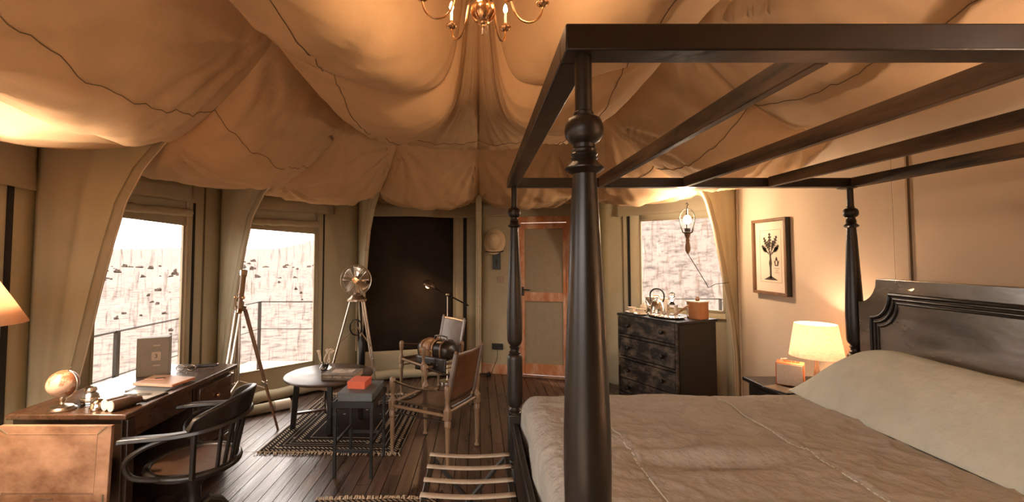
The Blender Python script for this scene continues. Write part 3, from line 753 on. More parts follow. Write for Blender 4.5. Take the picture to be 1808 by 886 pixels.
for k in range(6):
    a = radians(5 + 60*k); e = Vector((cos(a), sin(a), 0))
    pts = [(e*r).to_tuple()[:2] + (z,) for r, z in ((.03,.10),(.10,.16),(.175,.155),(.205,.08),(.225,.0),(.27,-.055),(.33,-.07),(.385,-.05),(.42,.0),(.43,.055))]
    sm = []
    for i in range(len(pts)-1):
        for t in (0, .33, .66): sm.append(Vector(pts[i]).lerp(Vector(pts[i+1]), t))
    sm.append(Vector(pts[-1]))
    for _ in range(2): sm = [sm[0]] + [(sm[i-1]+sm[i]*2+sm[i+1])/4 for i in range(1, len(sm)-1)] + [sm[-1]]
    arm = MB().tube(sm, .0075, 8).build('arm', M['brass'], ch)
    c = e*.43
    MB().lathe([(.004,.05),(.03,.062),(.044,.075),(.046,.082),(.02,.085),(.014,.10),(.014,.115)], (c.x, c.y, 0), 18).build('drip_cup', M['brass'], arm)
    MB().lathe([(.011,.112),(.011,.20)], (c.x, c.y, 0), 12).build('candle', M['paper'], arm)
    MB().lathe([(.008,.20),(.018,.225),(.012,.255),(.001,.275)], (c.x, c.y, 0), 12).build('bulb', M['bulb'], arm)
    if k % 2 == 0: point('chandelier_light', (c.x, c.y, .22), 1.3, (1, .62, .36), .04, ch)
MB().sphere((-.05, -.06, .10), .016, 10).build('bulb', M['bulb'], ch)  # glowing ball on no arm, added as a bright glint by the body

# caged hand lamp hanging by window 3
cl = thing('cage_lamp', 'lit wire-caged hand lamp with turned wooden handle hanging before the right window', 'lamp', (2.04, 4.42, 1.63))
MB().lathe([(.001,.0),(.010,.004),(.021,.03),(.025,.055),(.021,.09),(.015,.12),(.019,.135),(.014,.15),(.020,.165),(.026,.18),(.030,.20)], n=16).build('handle', M['light_wood'], cl)
MB().lathe([(.030,.20),(.046,.205),(.046,.212),(.026,.215),(.026,.25)], n=18).build('collar', M['iron'], cl)
for k in range(6):
    a = k*pi/3
    MB().tube([(r*cos(a), r*sin(a), z) for r, z in ((.046,.21),(.060,.26),(.075,.32),(.078,.36),(.066,.40),(.040,.43),(.006,.445))], .004, 6).build('cage_wire', M['iron'], cl)
MB().tube([(.077*cos(a*pi/9), .077*sin(a*pi/9), .345) for a in range(18)], .003, 6, closed=True).build('cage_ring', M['iron'], cl)
MB().tube([(0,0,.44),(.0,.0,.47),(.012,0,.485),(.0,0,.50),(-.010,0,.485)], .004, 6).build('hook', M['iron'], cl)
MB().sphere((0,0,.335), .036, 14, (1,1,1.25)).build('bulb', M['bulb'], cl)
point('cage_lamp_light', (0,0,.335), 26, WARM, .05, cl)
q0 = Vector((2.04, 4.42, 1.63))
cab = [q0, q0 + Vector((.07,.02,-.10)), q0 + Vector((.20,.07,-.28)), q0 + Vector((.235,.09,-.33)), q0 + Vector((.26,.10,-.325)), q0 + Vector((.33,.13,-.30)), q0 + Vector((.50,.2,-.29))]
tag(MB().tube(cab, .0035, 6).build('lamp_cord', M['iron']), 'thin dark cord trailing from the wooden handle of the caged lamp', 'cord')

# bedside lamp
lx, ly, lz = 2.47, 3.35, .655
bl = thing('table_lamp', 'lit table lamp with cream woven drum shade on the bedside table', 'lamp', (lx, ly, lz))
MB().lathe([(.055,0),(.055,.012),(.03,.022),(.018,.04),(.022,.08),(.015,.15),(.011,.20),(.012,.26)], n=18).build('base', M['light_wood'], bl)
MB().lathe([(.168,.225),(.130,.462)], n=40).build('lamp_shade', M['shade'], bl, solid=.003)
for o_ in [o for o in bpy.data.objects if o.parent is bl and o.name.startswith('lamp_shade')]:
    me = o_.data
    import bmesh
    bm = bmesh.new(); bm.from_mesh(me); bmesh.ops.delete(bm, geom=[f for f in bm.faces if len(f.verts) > 4], context='FACES_ONLY'); bm.to_mesh(me); bm.free()
MB().sphere((0,0,.33), .032, 12).build('bulb', M['bulb'], bl)
point('table_lamp_light', (0,0,.345), 6.5, (1,.70,.50), .04, bl)

fill_lamp = copy_tree(bl); fill_lamp.location = (lx, .30, lz); [o for o in fill_lamp.children if o.type == 'LIGHT'][0].data = [o for o in fill_lamp.children if o.type == 'LIGHT'][0].data.copy()  # lamp added out of view to brighten the wall behind the bed
[o for o in fill_lamp.children if o.type == 'LIGHT'][0].data.energy = 125
fill_lamp['label'] = 'added unseen fill lamp with cream drum shade at the near side of the headboard'
fill_lamp_table = thing('bedside_table', 'added unseen low dark table under the fill lamp at the near side of the headboard', 'table', (2.42, .28, 0))  # added out of view, carries the fill lamp
MB().box((0,0,.635), (.56,.52,.030)).build('table_top', M['black_wood'], fill_lamp_table, bevel=.006)
MB().box((0,0,.54), (.50,.46,.16)).build('drawer_box', M['chest_side'], fill_lamp_table, bevel=.003)
for x in (-1,1):
    for y in (-1,1): MB().box((x*.23, y*.21, .23), (.045,.045,.46)).build('leg', M['chest_side'], fill_lamp_table, bevel=.004)
# left lamp
fl = thing('floor_lamp', 'standing lamp with large peach cone shade at the left edge before the desk', 'lamp', (-2.40, 2.12, 0))
MB().lathe([(.13,0),(.13,.015),(.03,.03),(.012,.05),(.011,1.33)], n=20).build('pole', M['iron'], fl)
b = MB().lathe([(.225,1.295),(.07,1.575)], n=44); b.f = [f for f in b.f if len(f) == 4]; b.build('lamp_shade', M['shade_left'], fl, solid=.003)
MB().sphere((0,0,1.43), .03, 12).build('bulb', M['bulb'], fl)
point('floor_lamp_light', (0,0,1.45), 60, (1,.78,.58), .04, fl)

# reading lamp behind the far safari chair
rl = thing('reading_lamp', 'slim black swing-arm reading lamp with lit dome shade behind the far safari chair', 'lamp', (-.40, 5.86, 0))
MB().lathe([(.11,0),(.11,.02),(.02,.03),(.008,.05),(.008,1.10)], n=16).build('pole', M['nickel'], rl)
MB().sphere((0,0,1.11), .026, 12).build('joint', M['pewter'], rl)
MB().tube([(-.185,-.03,1.205),(.0,0,1.11),(.27,.04,.965)], .0095, 8).build('arm', M['black'], rl)
Mt = Matrix.Rotation(radians(28), 3, 'Y')
b = MB().lathe([(.016,.085),(.05,.075),(.082,.04),(.095,.0)], (-.245,-.04,1.215), 22, Mt); b.f = [f for f in b.f if len(f) == 4]
b.build('lamp_shade', M['bronze'], rl, solid=.003)
MB().sphere((-.25,-.04,1.222), .028, 12).build('bulb', M['bulb_dim'], rl)
point('reading_lamp_light', (-.262,-.04,1.195), 1.6, (1,.55,.25), .03, rl)

# ================================================================== DESK
DX0, DX1, DY0, DY1, DZ = -2.55, -1.915, 2.50, 3.62, .76
desk = thing('campaign_desk', 'polished mahogany campaign desk with hanging drop leaf below the left windows', 'desk', (DX0, DY0, 0))
def D(x, y, z): return (x, y, z)
DW, DL = DX1-DX0, DY1-DY0
MB().box((DW/2, DL/2, DZ-.016), (DW+.02, DL+.02, .032)).build('desk_top', M['desk'], desk, bevel=.006)
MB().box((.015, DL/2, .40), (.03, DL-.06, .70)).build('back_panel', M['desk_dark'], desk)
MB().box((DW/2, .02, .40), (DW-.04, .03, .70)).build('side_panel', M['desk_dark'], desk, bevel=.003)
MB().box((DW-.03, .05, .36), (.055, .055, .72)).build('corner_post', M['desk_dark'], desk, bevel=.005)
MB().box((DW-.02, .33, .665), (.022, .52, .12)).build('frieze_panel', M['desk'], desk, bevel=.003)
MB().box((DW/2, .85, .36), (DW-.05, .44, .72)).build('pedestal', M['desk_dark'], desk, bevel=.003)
for k in range(3):
    dr = MB().box((DW-.012, .86, .60 - .215*k), (.024, .39, .195)).build('drawer', M['desk'], desk, bevel=.004)
    MB().sphere((DW+.012, .86, .60-.215*k), .014, 10).build('knob', M['brass'], dr)
lt = Matrix.Rotation(radians(-2.5), 3, 'X')
lf = MB().box((DW/2+.03, -.095, .535), (.585, .022, .395), lt).build('drop_leaf', M['leaf'], desk, bevel=.003)
def lp(x, z, y=-.1075): 
    q = lt @ Vector((x - (DW/2-.005), y + .095, z - .535)); return q + Vector((DW/2+.03, -.095, .535))
for (xa, za, xb, zb, w_) in ((.065, .69, .535, .69, .0022), (.065, .40, .535, .40, .0022), (.007, .73, .065, .69, .003), (.578, .73, .535, .69, .003), (.007, .342, .065, .40, .003), (.585, .342, .585, .39, .004), (.53, .342, .585, .342, .004), (.23, .368, .33, .368, .0025)):
    MB().beam(lp(xa, za), lp(xb, zb), w_*2, .002, up=(0,-1,0)).build('brass_inlay' if w_ > .0024 else 'inlay_line', M['nickel'] if w_ > .0024 else M['leaf'], lf, smooth=False)
for xa, xb, za, zb in ((.065, .535, .40, .69),):
    MB().box(lp((xa+xb)/2, (za+zb)/2, -.1068), (xb-xa, .001, zb-za), lt).build('field_panel', M['leaf'], lf, smooth=False)
for x in (.13, .56): MB().box((x, -.08, .36), (.045, .035, .72)).build('leg', M['light_wood'], desk, bevel=.004)

def at_desk(x, y): return (x, y, DZ)
g = thing('desk_globe', 'small antique terrestrial globe on a turned brass stand on the desk', 'globe', (-2.315, 2.56, DZ))
MB().lathe([(.064,0),(.066,.008),(.055,.014),(.05,.022),(.03,.028),(.012,.034),(.010,.045),(.018,.055),(.010,.066),(.009,.078)], n=24).build('stand', M['pewter'], g)
Mg = Matrix.Rotation(radians(23), 3, 'Y')
MB().sphere((0,0,.145), .073, 28, M=Mg).build('map_sphere', M['globe'], g)
ax = Mg @ Vector((0,0,1))
mer = MB().tube([Vector((0,0,.145)) + Mg @ Vector((.080*sin(t), 0, .080*cos(t))) for t in [pi*i/20 for i in range(21)]], .004, 6).build('meridian', M['pewter'], g)
MB().tube([Vector((0,0,.145)) + ax*.074, Vector((0,0,.145)) + ax*.098], .005, 8).build('finial', M['pewter'], g)
MB().tube([Vector((.01,0,.078)), Vector((0,0,.145)) - ax*.082, Vector((0,0,.145)) - ax*.075], .006, 8).build('bracket', M['pewter'], g)

j = thing('glass_jar', 'small clear glass inkwell jar with rounded lid between globe and brass loupe', 'jar', (-2.245, 2.66, DZ))
MB().lathe([(.036,0),(.042,.006),(.043,.03),(.040,.055),(.026,.066),(.024,.074)], n=24).build('jar_body', M['glass'], j)
MB().lathe([(.030,.074),(.032,.082),(.026,.098),(.010,.106),(.001,.108)], n=24).build('lid', M['nickel'], j)
MB().lathe([(.0435,.018),(.0445,.02),(.0440,.042),(.0425,.044)], n=24).build('label_band', M['nickel'], j)
lo = thing('desk_loupe', 'polished steel dome loupe on the desk in front of the glass jar', 'loupe', (-2.135, 2.585, DZ))
MB().lathe([(.040,0),(.043,.006),(.038,.012),(.036,.02),(.034,.03),(.026,.045),(.012,.054),(.001,.056)], n=26).build('dome', M['steel'], lo)
MB().tube([(.036,0,.02),(.06,.04,.016),(.075,.085,.012)], [.006,.008,.010], 8).build('handle', M['nickel'], lo)
br = thing('binoculars', 'leather wrapped binoculars with pale end lying on the desk by the loupe', 'binoculars', (-2.02, 2.60, DZ), radians(-22))
for s in (-1, 1):
    tb_ = MB().tube([(s*.026, -.065, .030), (s*.026, -.05, .030), (s*.026, .03, .030), (s*.024, .05, .028), (s*.02, .09, .024)], [.029, .030, .029, .023, .021], 16).build('barrel', M['leather_seat'], br)
    MB().tube([(s*.026, -.070, .030), (s*.026, -.064, .030)], .0295, 16).build('lens_cap', M['ceramic'], tb_)
MB().box((0, -.01, .035), (.03, .09, .016)).build('bridge', M['leather'], br, bevel=.004)
# books, folder, writing things
nb = thing('notebook', 'flat dark grey notebook under a pen at the desk edge nearest the chair', 'notebook', (-2.06, 2.80, DZ), radians(-8))
MB().box((0,0,.004), (.24,.16,.008)).build('cover', M['iron'], nb, bevel=.002); MB().box((0,.0,.010), (.23,.15,.005)).build('pages', M['pewter'], nb)
p = thing('pen', 'slim dark pen lying on the flat grey notebook on the desk', 'pen', (-2.06, 2.79, DZ+.0175), radians(8))
MB().tube([(-.085,0,0),(-.07,0,0),(.06,0,0),(.075,0,0)], [.002,.004,.004,.0015], 8).build('barrel', M['black'], p); MB().tube([(-.05,.004,.003),(-.01,.004,.004)], .0012, 6).build('clip', M['steel'], p)
mg = thing('magazine', 'grey magazine lying under the peach leather folder', 'magazine', (-2.09, 2.965, DZ), radians(-6))
MB().box((0,0,.004), (.26,.17,.008)).build('cover', M['blue'], mg, bevel=.002)
fo = thing('leather_folder', 'peach leather writing folder with orange edge lying on the magazine', 'folder', (-2.10, 3.075, DZ+.008), radians(-9))
MB().box((0,0,.010), (.29,.20,.018)).build('cover', M['folder'], fo, bevel=.004)
MB().box((.146,0,.010), (.006,.19,.014)).build('edge', M['folder_edge'], fo, bevel=.002)
MB().box((-.09,.04,.021), (.12,.10,.004), Matrix.Rotation(.25, 3, 'Z')).build('flap', M['folder'], fo, bevel=.001)
MB().box((-.045,.01,.025), (.06,.010,.004), Matrix.Rotation(.5, 3, 'Z')).build('clasp', M['black'], fo)
cb_ = thing('desk_calendar', 'upright grey green box calendar with a pale plaque reading 3 on the desk', 'calendar', (-2.335, 3.30, DZ), radians(24))
MB().box((0,0,.135), (.195,.085,.27)).build('case', M['grey_box'], cb_, bevel=.004)
pl = MB().box((.02,-.044,.14), (.056,.005,.062)).build('plaque', M['plaque'], cb_, bevel=.001)
def text(body, size, m, parent, loc, rot=(90,0,0), ext=.0006, align='CENTER', name='lettering'):
    cu = bpy.data.curves.new(name, 'FONT'); cu.body = body; cu.size = size; cu.extrude = ext; cu.align_x = align; cu.align_y = 'CENTER'
    tmp = bpy.data.objects.new('tmp', cu); COL.objects.link(tmp)
    dg = bpy.context.evaluated_depsgraph_get(); me = bpy.data.meshes.new_from_object(tmp.evaluated_get(dg)); bpy.data.objects.remove(tmp)
    me.materials.clear(); me.materials.append(m)
    o = bpy.data.objects.new(name, me); COL.objects.link(o); o.parent = parent; o.location = loc; o.rotation_euler = tuple(radians(a) for a in rot)
    return o
text('3', .042, M['print'], pl, (.02,-.0472,.14))
for z in (.215, .075): MB().box((.022,-.044,z), (.045,.006,.010)).build('label_holder', M['plaque'], cb_, bevel=.002)
gs = thing('spectacles', 'pair of wire spectacles folded on the desk right of the calendar', 'spectacles', (-2.17, 3.40, DZ), radians(10))
for s in (-1, 1):
    MB().tube([(s*.036 + .028*cos(k*pi/9), 0, .024 + .020*sin(k*pi/9)) for k in range(18)], .0025, 6, closed=True).build('rim', M['steel'], gs)
    MB().tube([(s*.066,0,.028),(s*.066,.03,.024),(s*-.02,.045+.006*s,.018)], .0022, 6).build('temple', M['steel'], gs)
MB().tube([(-.01,0,.03),(0,0,.034),(.01,0,.03)], .002, 6).build('bridge', M['steel'], gs)
rs = thing('ruler', 'dark narrow wooden ruler with metal end at the far end of the desk', 'ruler', (-2.13, 3.54, DZ), radians(18))
MB().box((0,0,.008), (.20,.03,.016)).build('bar', M['leather_black'], rs, bevel=.003); MB().sphere((.105,0,.012), .009, 8).build('end_knob', M['steel'], rs)

# ================================================================== DESK CHAIR
dc = thing('desk_chair', 'dark bentwood captain chair with curved back drawn up to the campaign desk', 'chair', (-1.63, 2.66, 0), radians(96))
# local: faces +y ... the sitter looks along +y; after rotation towards the desk
MB().lathe([(.001,.425),(.20,.425),(.215,.432),(.205,.447),(.001,.452)], n=36).build('seat', M['leather_seat'], dc)
MB().tube([(.225*cos(a*pi/18), .225*sin(a*pi/18), .44) for a in range(36)], .021, 10, closed=True).build('seat_rim', M['black_wood'], dc)
MB().lathe([(.045,.10),(.050,.16),(.036,.19),(.036,.30),(.055,.33),(.055,.36),(.036,.38),(.10,.41),(.10,.425)], n=20).build('column', M['black_wood'], dc)
for k in range(4):
    a = radians(45 + 90*k); e = (cos(a), sin(a))
    MB().tube([(e[0]*r, e[1]*r, z) for r, z in ((.03,.17),(.08,.20),(.14,.17),(.20,.09),(.26,.035),(.30,.02))], [.024,.024,.022,.020,.018,.016], 8).build('foot', M['black_wood'], dc)
# arm hoop (continuous bent rail) with raised crest
def hoop(t): # t 0..1 from right arm tip round the back to left arm tip
    a = -.15*pi + (1.3*pi)*(1-t) + pi*.0
    ang = -pi*.15 - t*pi*.7
    return ang
hp = [(.27,.24,.665),(.275,.10,.675),(.268,-.02,.68),(.235,-.14,.69),(.16,-.225,.70),(.06,-.262,.705),(-.06,-.262,.705),(-.16,-.225,.70),(-.235,-.14,.69),(-.268,-.02,.68),(-.275,.10,.675),(-.27,.24,.665)]
def smooth(pts, k=3):
    sm = []
    for i in range(len(pts)-1):
        a, b_, c, d = (Vector(pts[max(i-1,0)]), Vector(pts[i]), Vector(pts[i+1]), Vector(pts[min(i+2, len(pts)-1)]))
        for s in range(k):
            t = s/k; sm.append(.5*((2*b_) + (c-a)*t + (2*a-5*b_+4*c-d)*t*t + (-a+3*b_-3*c+d)*t**3))
    sm.append(Vector(pts[-1])); return sm
H_ = smooth(hp, 4)
b = MB()
for i in range(len(H_)-1):
    pass
ring_v = []; N_ = len(H_)
for i, q in enumerate(H_):
    t = (H_[min(i+1, N_-1)] - H_[max(i-1, 0)]).normalized(); n_ = Vector((0,0,1)).cross(t).normalized()
    hw_ = .032 if i in (0, N_-1) else .028; 
    for (sx, sz) in ((-1,-.7),(-.8,1),(.8,1),(1,-.7)): ring_v.append(q + n_*hw_*sx + Vector((0,0,.014*sz)))
fs = [(i*4+k, i*4+(k+1) % 4, (i+1)*4+(k+1) % 4, (i+1)*4+k) for i in range(N_-1) for k in range(4)] + [(0,1,2,3), tuple((N_-1)*4+k for k in range(4))]
MB().add(ring_v, fs).build('arm_rail', M['black_wood'], dc, bevel=.005)
def crest(u, v):
    k = 10 + u*(N_-21); i = min(int(k), N_-2); q = H_[i].lerp(H_[i+1], k-i)
    h = .115*(sin(pi*u)**.35 if 0 < u < 1 else 0) + .012
    return (q.x*(1 + .10*v), q.y*(1 + .10*v), q.z + .01 + h*v)
MB().grid(crest, 30, 5).build('crest_rail', M['black_wood'], dc, solid=.028, bevel=.004)
for xx in (-.15, -.09, -.03, .03, .09, .15):
    yb = -sqrt(max(.0, .27**2 - xx*xx))*1.0
    MB().beam((xx*.85, -.215 + abs(xx)*.25, .44), (xx*1.05, yb + .012, .71), .034, .014, up=(0,1,0)).build('back_slat', M['black_wood'], dc, bevel=.003)
for s in (-1, 1):
    MB().tube(smooth([(s*.262,.02,.665),(s*.285,.12,.63),(s*.285,.20,.56),(s*.265,.18,.48),(s*.235,.09,.45),(s*.19,.0,.425)], 4), .014, 8).build('arm_support', M['black_wood'], dc)
    MB().beam((s*.235,-.10,.44), (s*.245,-.11,.68), .03, .022).build('arm_post', M['black_wood'], dc, bevel=.004)
# ================================================================== TRIPODS
def leg_line(root, p0, p1, r0, r1, m, split=.55, name='leg', brass=True):
    p0, p1 = Vector(p0), Vector(p1); q = p0.lerp(p1, split)
    d = (p1-p0).normalized(); s = d.cross(Vector((0,0,1))).normalized()*r0*1.3
    L = MB().tube([p0 + s, q + s*.8], r0*.62, 8).tube([p0 - s, q - s*.8], r0*.62, 8).tube([p0.lerp(p1, split-.10), p1], [r1, r1*.7], 8).build(name, m, root)
    if brass:
        MB().beam(q - d*.02, q + d*.02, r0*3.4, r0*2.2).build('leg_clamp', M['nickel'], L, bevel=.003)
        MB().tube([q + s*1.2, q + s*2.6], .006, 6).build('wing_screw', M['pewter'], L)
    return L
ts = thing('telescope', 'slim brass and wood telescope on a tall wooden tripod behind the desk by the window', 'telescope', (-2.10, 4.02, 0))
MB().lathe([(.012,1.12),(.045,1.13),(.05,1.17),(.03,1.18),(.03,1.21),(.018,1.22),(.018,1.27),(.03,1.28)], n=18).build('tripod_head', M['pewter'], ts)
tt = MB().tube([(.012,-.02,1.24),(-.005,.03,1.33),(-.022,.08,1.43)], [.024,.024,.024], 14).tube([(.03,-.07,1.15),(.012,-.02,1.24)], [.016,.018], 12).build('tube', M['light_wood'], ts)
MB().tube([(-.022,.08,1.43),(-.030,.10,1.475)], [.029,.033], 16).build('objective_ring', M['nickel'], tt)
MB().tube([(.03,-.07,1.15),(.036,-.085,1.12)], [.019,.021], 12).build('eyepiece', M['brass'], tt)
for k, (x, y) in enumerate(((.04,-.03),(-.045,0),(.0,.05))): MB().sphere((x,y,1.245), .014, 8).build('focus_knob', M['brass'], ts)
leg_line(ts, (.03,.02,1.14), (.235,.27,0), .016, .015, M['frame_wood'], .60)
leg_line(ts, (-.03,.0,1.14), (-.17,.16,0), .016, .015, M['nickel'], .60)
leg_line(ts, (.0,-.03,1.14), (-.02,-.33,0), .016, .015, M['nickel'], .60)
for a in ((.165,.18),(-.12,.10),(-.012,-.20)): MB().tube([(.0,.0,.52),(a[0],a[1],.40)], .006, 6).build('spreader', M['nickel'], ts)
MB().tube([(0,0,1.12),(0,0,.50)], .008, 8).build('centre_rod', M['nickel'], ts)

fn_ = thing('tripod_fan', 'vintage metal fan with cage on a wooden tripod behind the round table', 'fan', (-1.34, 5.02, .011))
FZ = 1.335
for z, rr in ((-.02, .168), (.035, .150)):
    MB().tube([(rr*cos(k*pi/20), -.03 + z, FZ + rr*sin(k*pi/20)) for k in range(40)], .0045, 6, closed=True).build('cage_ring', M['nickel'], fn_)
for k in range(40):
    a = k*pi/20
    MB().tube([(.03*cos(a), -.075, FZ + .03*sin(a)), (.11*cos(a), -.070, FZ + .11*sin(a)), (.168*cos(a), -.05, FZ + .168*sin(a)), (.150*cos(a), .005, FZ + .150*sin(a))], .0014, 4).build('cage_wire', M['pewter'], fn_)
for k in range(6):     # blades
    a0 = k*pi/3 + .35
    def bl_(u, v):
        r = .035 + .112*u; a = a0 + (v-.5)*(.55 + .35*u)
        return (r*cos(a), -.035 + (v-.5)*.045, FZ + r*sin(a))
    MB().grid(bl_, 8, 6).build('blade', M['nickel'], fn_, solid=.002)
for k, w in enumerate((0, pi/4.2, -pi/4.2, pi, pi+.55, pi-.55)):    # bright guard loops in front
    a = pi/2 + w
    L = [(rr*cos(a + da), -.088, FZ + rr*sin(a + da)) for rr, da in ((.03,-.12),(.09,-.10),(.155,-.07),(.17,0),(.155,.07),(.09,.10),(.03,.12))]
    MB().tube(L, .003, 6).build('guard_loop', M['steel'], fn_)
MB().lathe([(.001,-.01),(.03,-.008),(.038,.004),(.036,.012),(.001,.016)], (0,-.078,FZ), 20, Matrix.Rotation(radians(-90), 3, 'X')).build('hub_badge', M['brass'], fn_)
MB().tube([(0,.0,FZ),(0,.03,FZ),(0,.10,FZ),(0,.13,FZ)], [.045,.06,.06,.03], 18).build('motor', M['pewter'], fn_)
MB().lathe([(.10,1.10),(.105,1.105),(.105,1.125),(.085,1.14),(.06,1.165),(.03,1.19),(.022,1.205),(.022,1.30)], n=26).build('tripod_head', M['pewter'], fn_)
leg_line(fn_, (.07,-.01,1.10), (.27,-.07,0), .017, .013, M['nickel'], .66)
leg_line(fn_, (-.07,-.01,1.10), (-.35,-.05,0), .017, .013, M['nickel'], .70)
leg_line(fn_, (.0,.06,1.10), (.0,.33,0), .017, .016, M['iron'], .62)
MB().tube([(0,0,1.10),(0,0,.56)], .010, 8).build('centre_rod', M['light_wood'], fn_)
for a in ((.17,-.045),(-.21,-.035)): MB().tube([(.0,.0,.83),(a[0],a[1],.62)], .007, 6).build('spreader', M['light_wood'], fn_)
coil = [( .065*cos(t)+ .0, -.03 + .01*sin(t*3.3), .82 + .085*sin(t)) for t in [k*pi/12 for k in range(72)]]
MB().tube(coil, .006, 6).build('cable_coil', M['black'], fn_)
MB().tube([(.05,.0,.72),(.06,0,.66),(.06,0,.38),(.07,0,.35),(.07,0,.12),(.085,.1,.02)], [.012,.036,.036,.014,.010,.010], 10).build('flex_grip', M['black'], fn_)

# ================================================================== ROUND TABLE, STOOL, THEIR THINGS
rt = thing('round_coffee_table', 'low round polished dark wood coffee table standing on the patterned rug', 'table', (-1.44, 4.43, .011))
MB().lathe([(.001,.445),(.395,.445),(.408,.450),(.412,.458),(.408,.466),(.395,.472),(.001,.472)], n=56).build('tabletop', M['table_wood'], rt)
LG = [(-.28,-.13), (.10,-.28), (.27,.12), (-.11,.28)]
for x, y in LG: MB().beam((x*.93, y*.93, .446), (x*1.03, y*1.03, 0), .042, .042).build('leg', M['black_wood'], rt, bevel=.004)
for i in range(4):
    a, b_ = LG[i], LG[(i+1) % 4]
    MB().beam((a[0]*.93, a[1]*.93, .405), (b_[0]*.93, b_[1]*.93, .405), .02, .06).build('apron', M['light_wood'] if i == 0 else M['desk'], rt, bevel=.003)
for a, b_ in ((LG[0], LG[2]), (LG[1], LG[3])): MB().beam((a[0], a[1], .13 if a is LG[0] else .1301), (b_[0], b_[1], .13), .035, .022).build('stretcher', M['desk'], rt, bevel=.003)
TZ = .011 + .472
vs_ = thing('coral_vase', 'little clear glass bowl holding white branching coral on the round table', 'vase', (-1.50, 4.50, TZ))
MB().lathe([(.03,0),(.05,.012),(.056,.035),(.046,.06),(.030,.072),(.034,.082)], n=22).build('bowl', M['glass'], vs_)
rc = random.Random(3)
def branch(p, d, L, r, depth):
    q = p + d*L; bb.tube([p, p.lerp(q, .5) + Vector((rc.uniform(-.006,.006), rc.uniform(-.006,.006), 0)), q], [r, r*.9, r*.75], 6)
    if depth:
        for k in range(2 + (depth > 1)):
            nd = (d + Vector((rc.uniform(-.8,.8), rc.uniform(-.8,.8), rc.uniform(0,.5)))).normalized(); branch(q, nd, L*.68, r*.78, depth-1)
for k in range(4):
    bb = MB(); branch(Vector((0,0,.02)), Vector((-.55+.36*k, rc.uniform(-.3,.3), 1)).normalized(), .095, .009, 2); bb.build('coral_branch', M['bone'], vs_)
bk = thing('photo_book', 'thick photo book titled CLASSIC AFRICA lying on the round table beside the coral', 'book', (-1.27, 4.29, TZ), radians(-3))
MB().box((0,0,.0475), (.315,.235,.005)).build('front_cover', M['book'], bk, bevel=.001)
MB().box((0,0,.0025), (.315,.235,.005)).build('back_cover', M['book'], bk, bevel=.001)
MB().box((0,.004,.025), (.308,.222,.040)).build('page_block', M['page'], bk)
sp = MB().box((0,-.1165,.025), (.315,.004,.049)).build('spine', M['book'], bk, bevel=.001)
text('CLASSIC AFRICA', .022, M['spine_text'], sp, (-.055,-.119,.027)); text('Memories', .019, M['spine_text'], sp, (.095,-.119,.026))
MB().box((.0,.015,.0503), (.20,.13,.0006)).build('cover_picture', M['cover_photo'], bk, smooth=False)

st = thing('folding_side_table', 'narrow black side table with thin straight legs in front of the round table', 'table', (-.91, 3.56, 0), radians(-2))
SW, SD, SH = .285, .385, .545
MB().box((0,0,SH-.025), (SW,SD,.02)).build('tray_base', M['black'], st, bevel=.002)
for x, y, sx, sy in ((0,-SD/2,SW+.02,.014), (0,SD/2,SW+.02,.014), (-SW/2,0,.014,SD), (SW/2,0,.014,SD)): MB().box((x,y,SH-.02), (sx,sy,.045)).build('tray_rim', M['black'], st, bevel=.002)
for x in (-1,1):
    for y in (-1,1): MB().beam((x*(SW/2-.008), y*(SD/2-.008), SH-.03), (x*(SW/2-.008), y*(SD/2-.008), 0), .022).build('leg', M['black'], st, bevel=.002)
for y, z in ((-1,.19),(1,.19)): MB().box((0, y*(SD/2-.008), z), (SW-.03,.016,.022)).build('stretcher', M['black'], st, bevel=.002)
for x in (-1,1): MB().box((x*(SW/2-.008),0,.24), (.016,SD-.03,.022)).build('stretcher', M['black'], st, bevel=.002)
bb_ = thing('blue_box', 'flat slate blue cloth box lying on the narrow black side table', 'box', (-.905, 3.56, SH-.015), radians(-2))
MB().box((0,0,.034), (.255,.345,.068)).build('case', M['blue'], bb_, bevel=.003)
MB().box((0,0,.070), (.262,.352,.006)).build('lid', M['blue'], bb_, bevel=.002)
ob = thing('orange_box', 'small orange red card box on top of the slate blue box', 'box', (-.925, 3.575, SH-.015+.073), radians(-5))
MB().box((0,0,.020), (.135,.165,.040)).build('box_base', M['orange'], ob, bevel=.002); MB().box((0,0,.045), (.139,.169,.018)).build('lid', M['orange'], ob, bevel=.002)

# ================================================================== RUGS
def rug(name, label, cx, cy, hx, hy, rz, m, fr_x, seed):
    t = thing(name, label, 'rug', (cx, cy, 0), rz)
    def fn(u, v):
        x = -hx + 2*hx*u; y = -hy + 2*hy*v
        return (x, y + .012*noise.noise(Vector((x*4, y, seed))), .006 + .003*noise.noise(Vector((x*5, y*5, seed))))
    MB().grid(fn, 24, 24).build('pile', m, t, solid=.006, ang=180)
    rn = random.Random(seed); b = MB()
    for sgn in (-1, 1):
        n = int(2*hx/.012)
        for k in range(n):
            x = -hx + 2*hx*k/n; y = sgn*(hy + .012*noise.noise(Vector((x*4, sgn*hy, seed)))*sgn)
            a = rn.uniform(-.6, .6); L = rn.uniform(.025, .045)
            b.tube([(x, y - sgn*.006, .008), (x + a*L*.5, y + sgn*L*.5, .012 + rn.uniform(0,.008)), (x + a*L, y + sgn*L, .005)], [.0045,.004,.003], 4)
    f = b.build('fringe', M['fringe'], t); f['kind'] = 'stuff'
    return t
dk, lt_ = (.016,.010,.008), (.50,.40,.29)
M['rug_a'] = rug_mat('rug_pattern', .60, .80, [(.015,.022,1),(.045,.075,.5),(.10,.13,.5),(.16,.166,1),(.20,.206,1),(.24,.275,.5),(.33,.337,1)], dk, lt_)
M['rug_b'] = rug_mat('near_rug_pattern', .42, .6, [(.03,.06,.5),(.10,.107,1)], (.03,.018,.012), (.45,.36,.26))
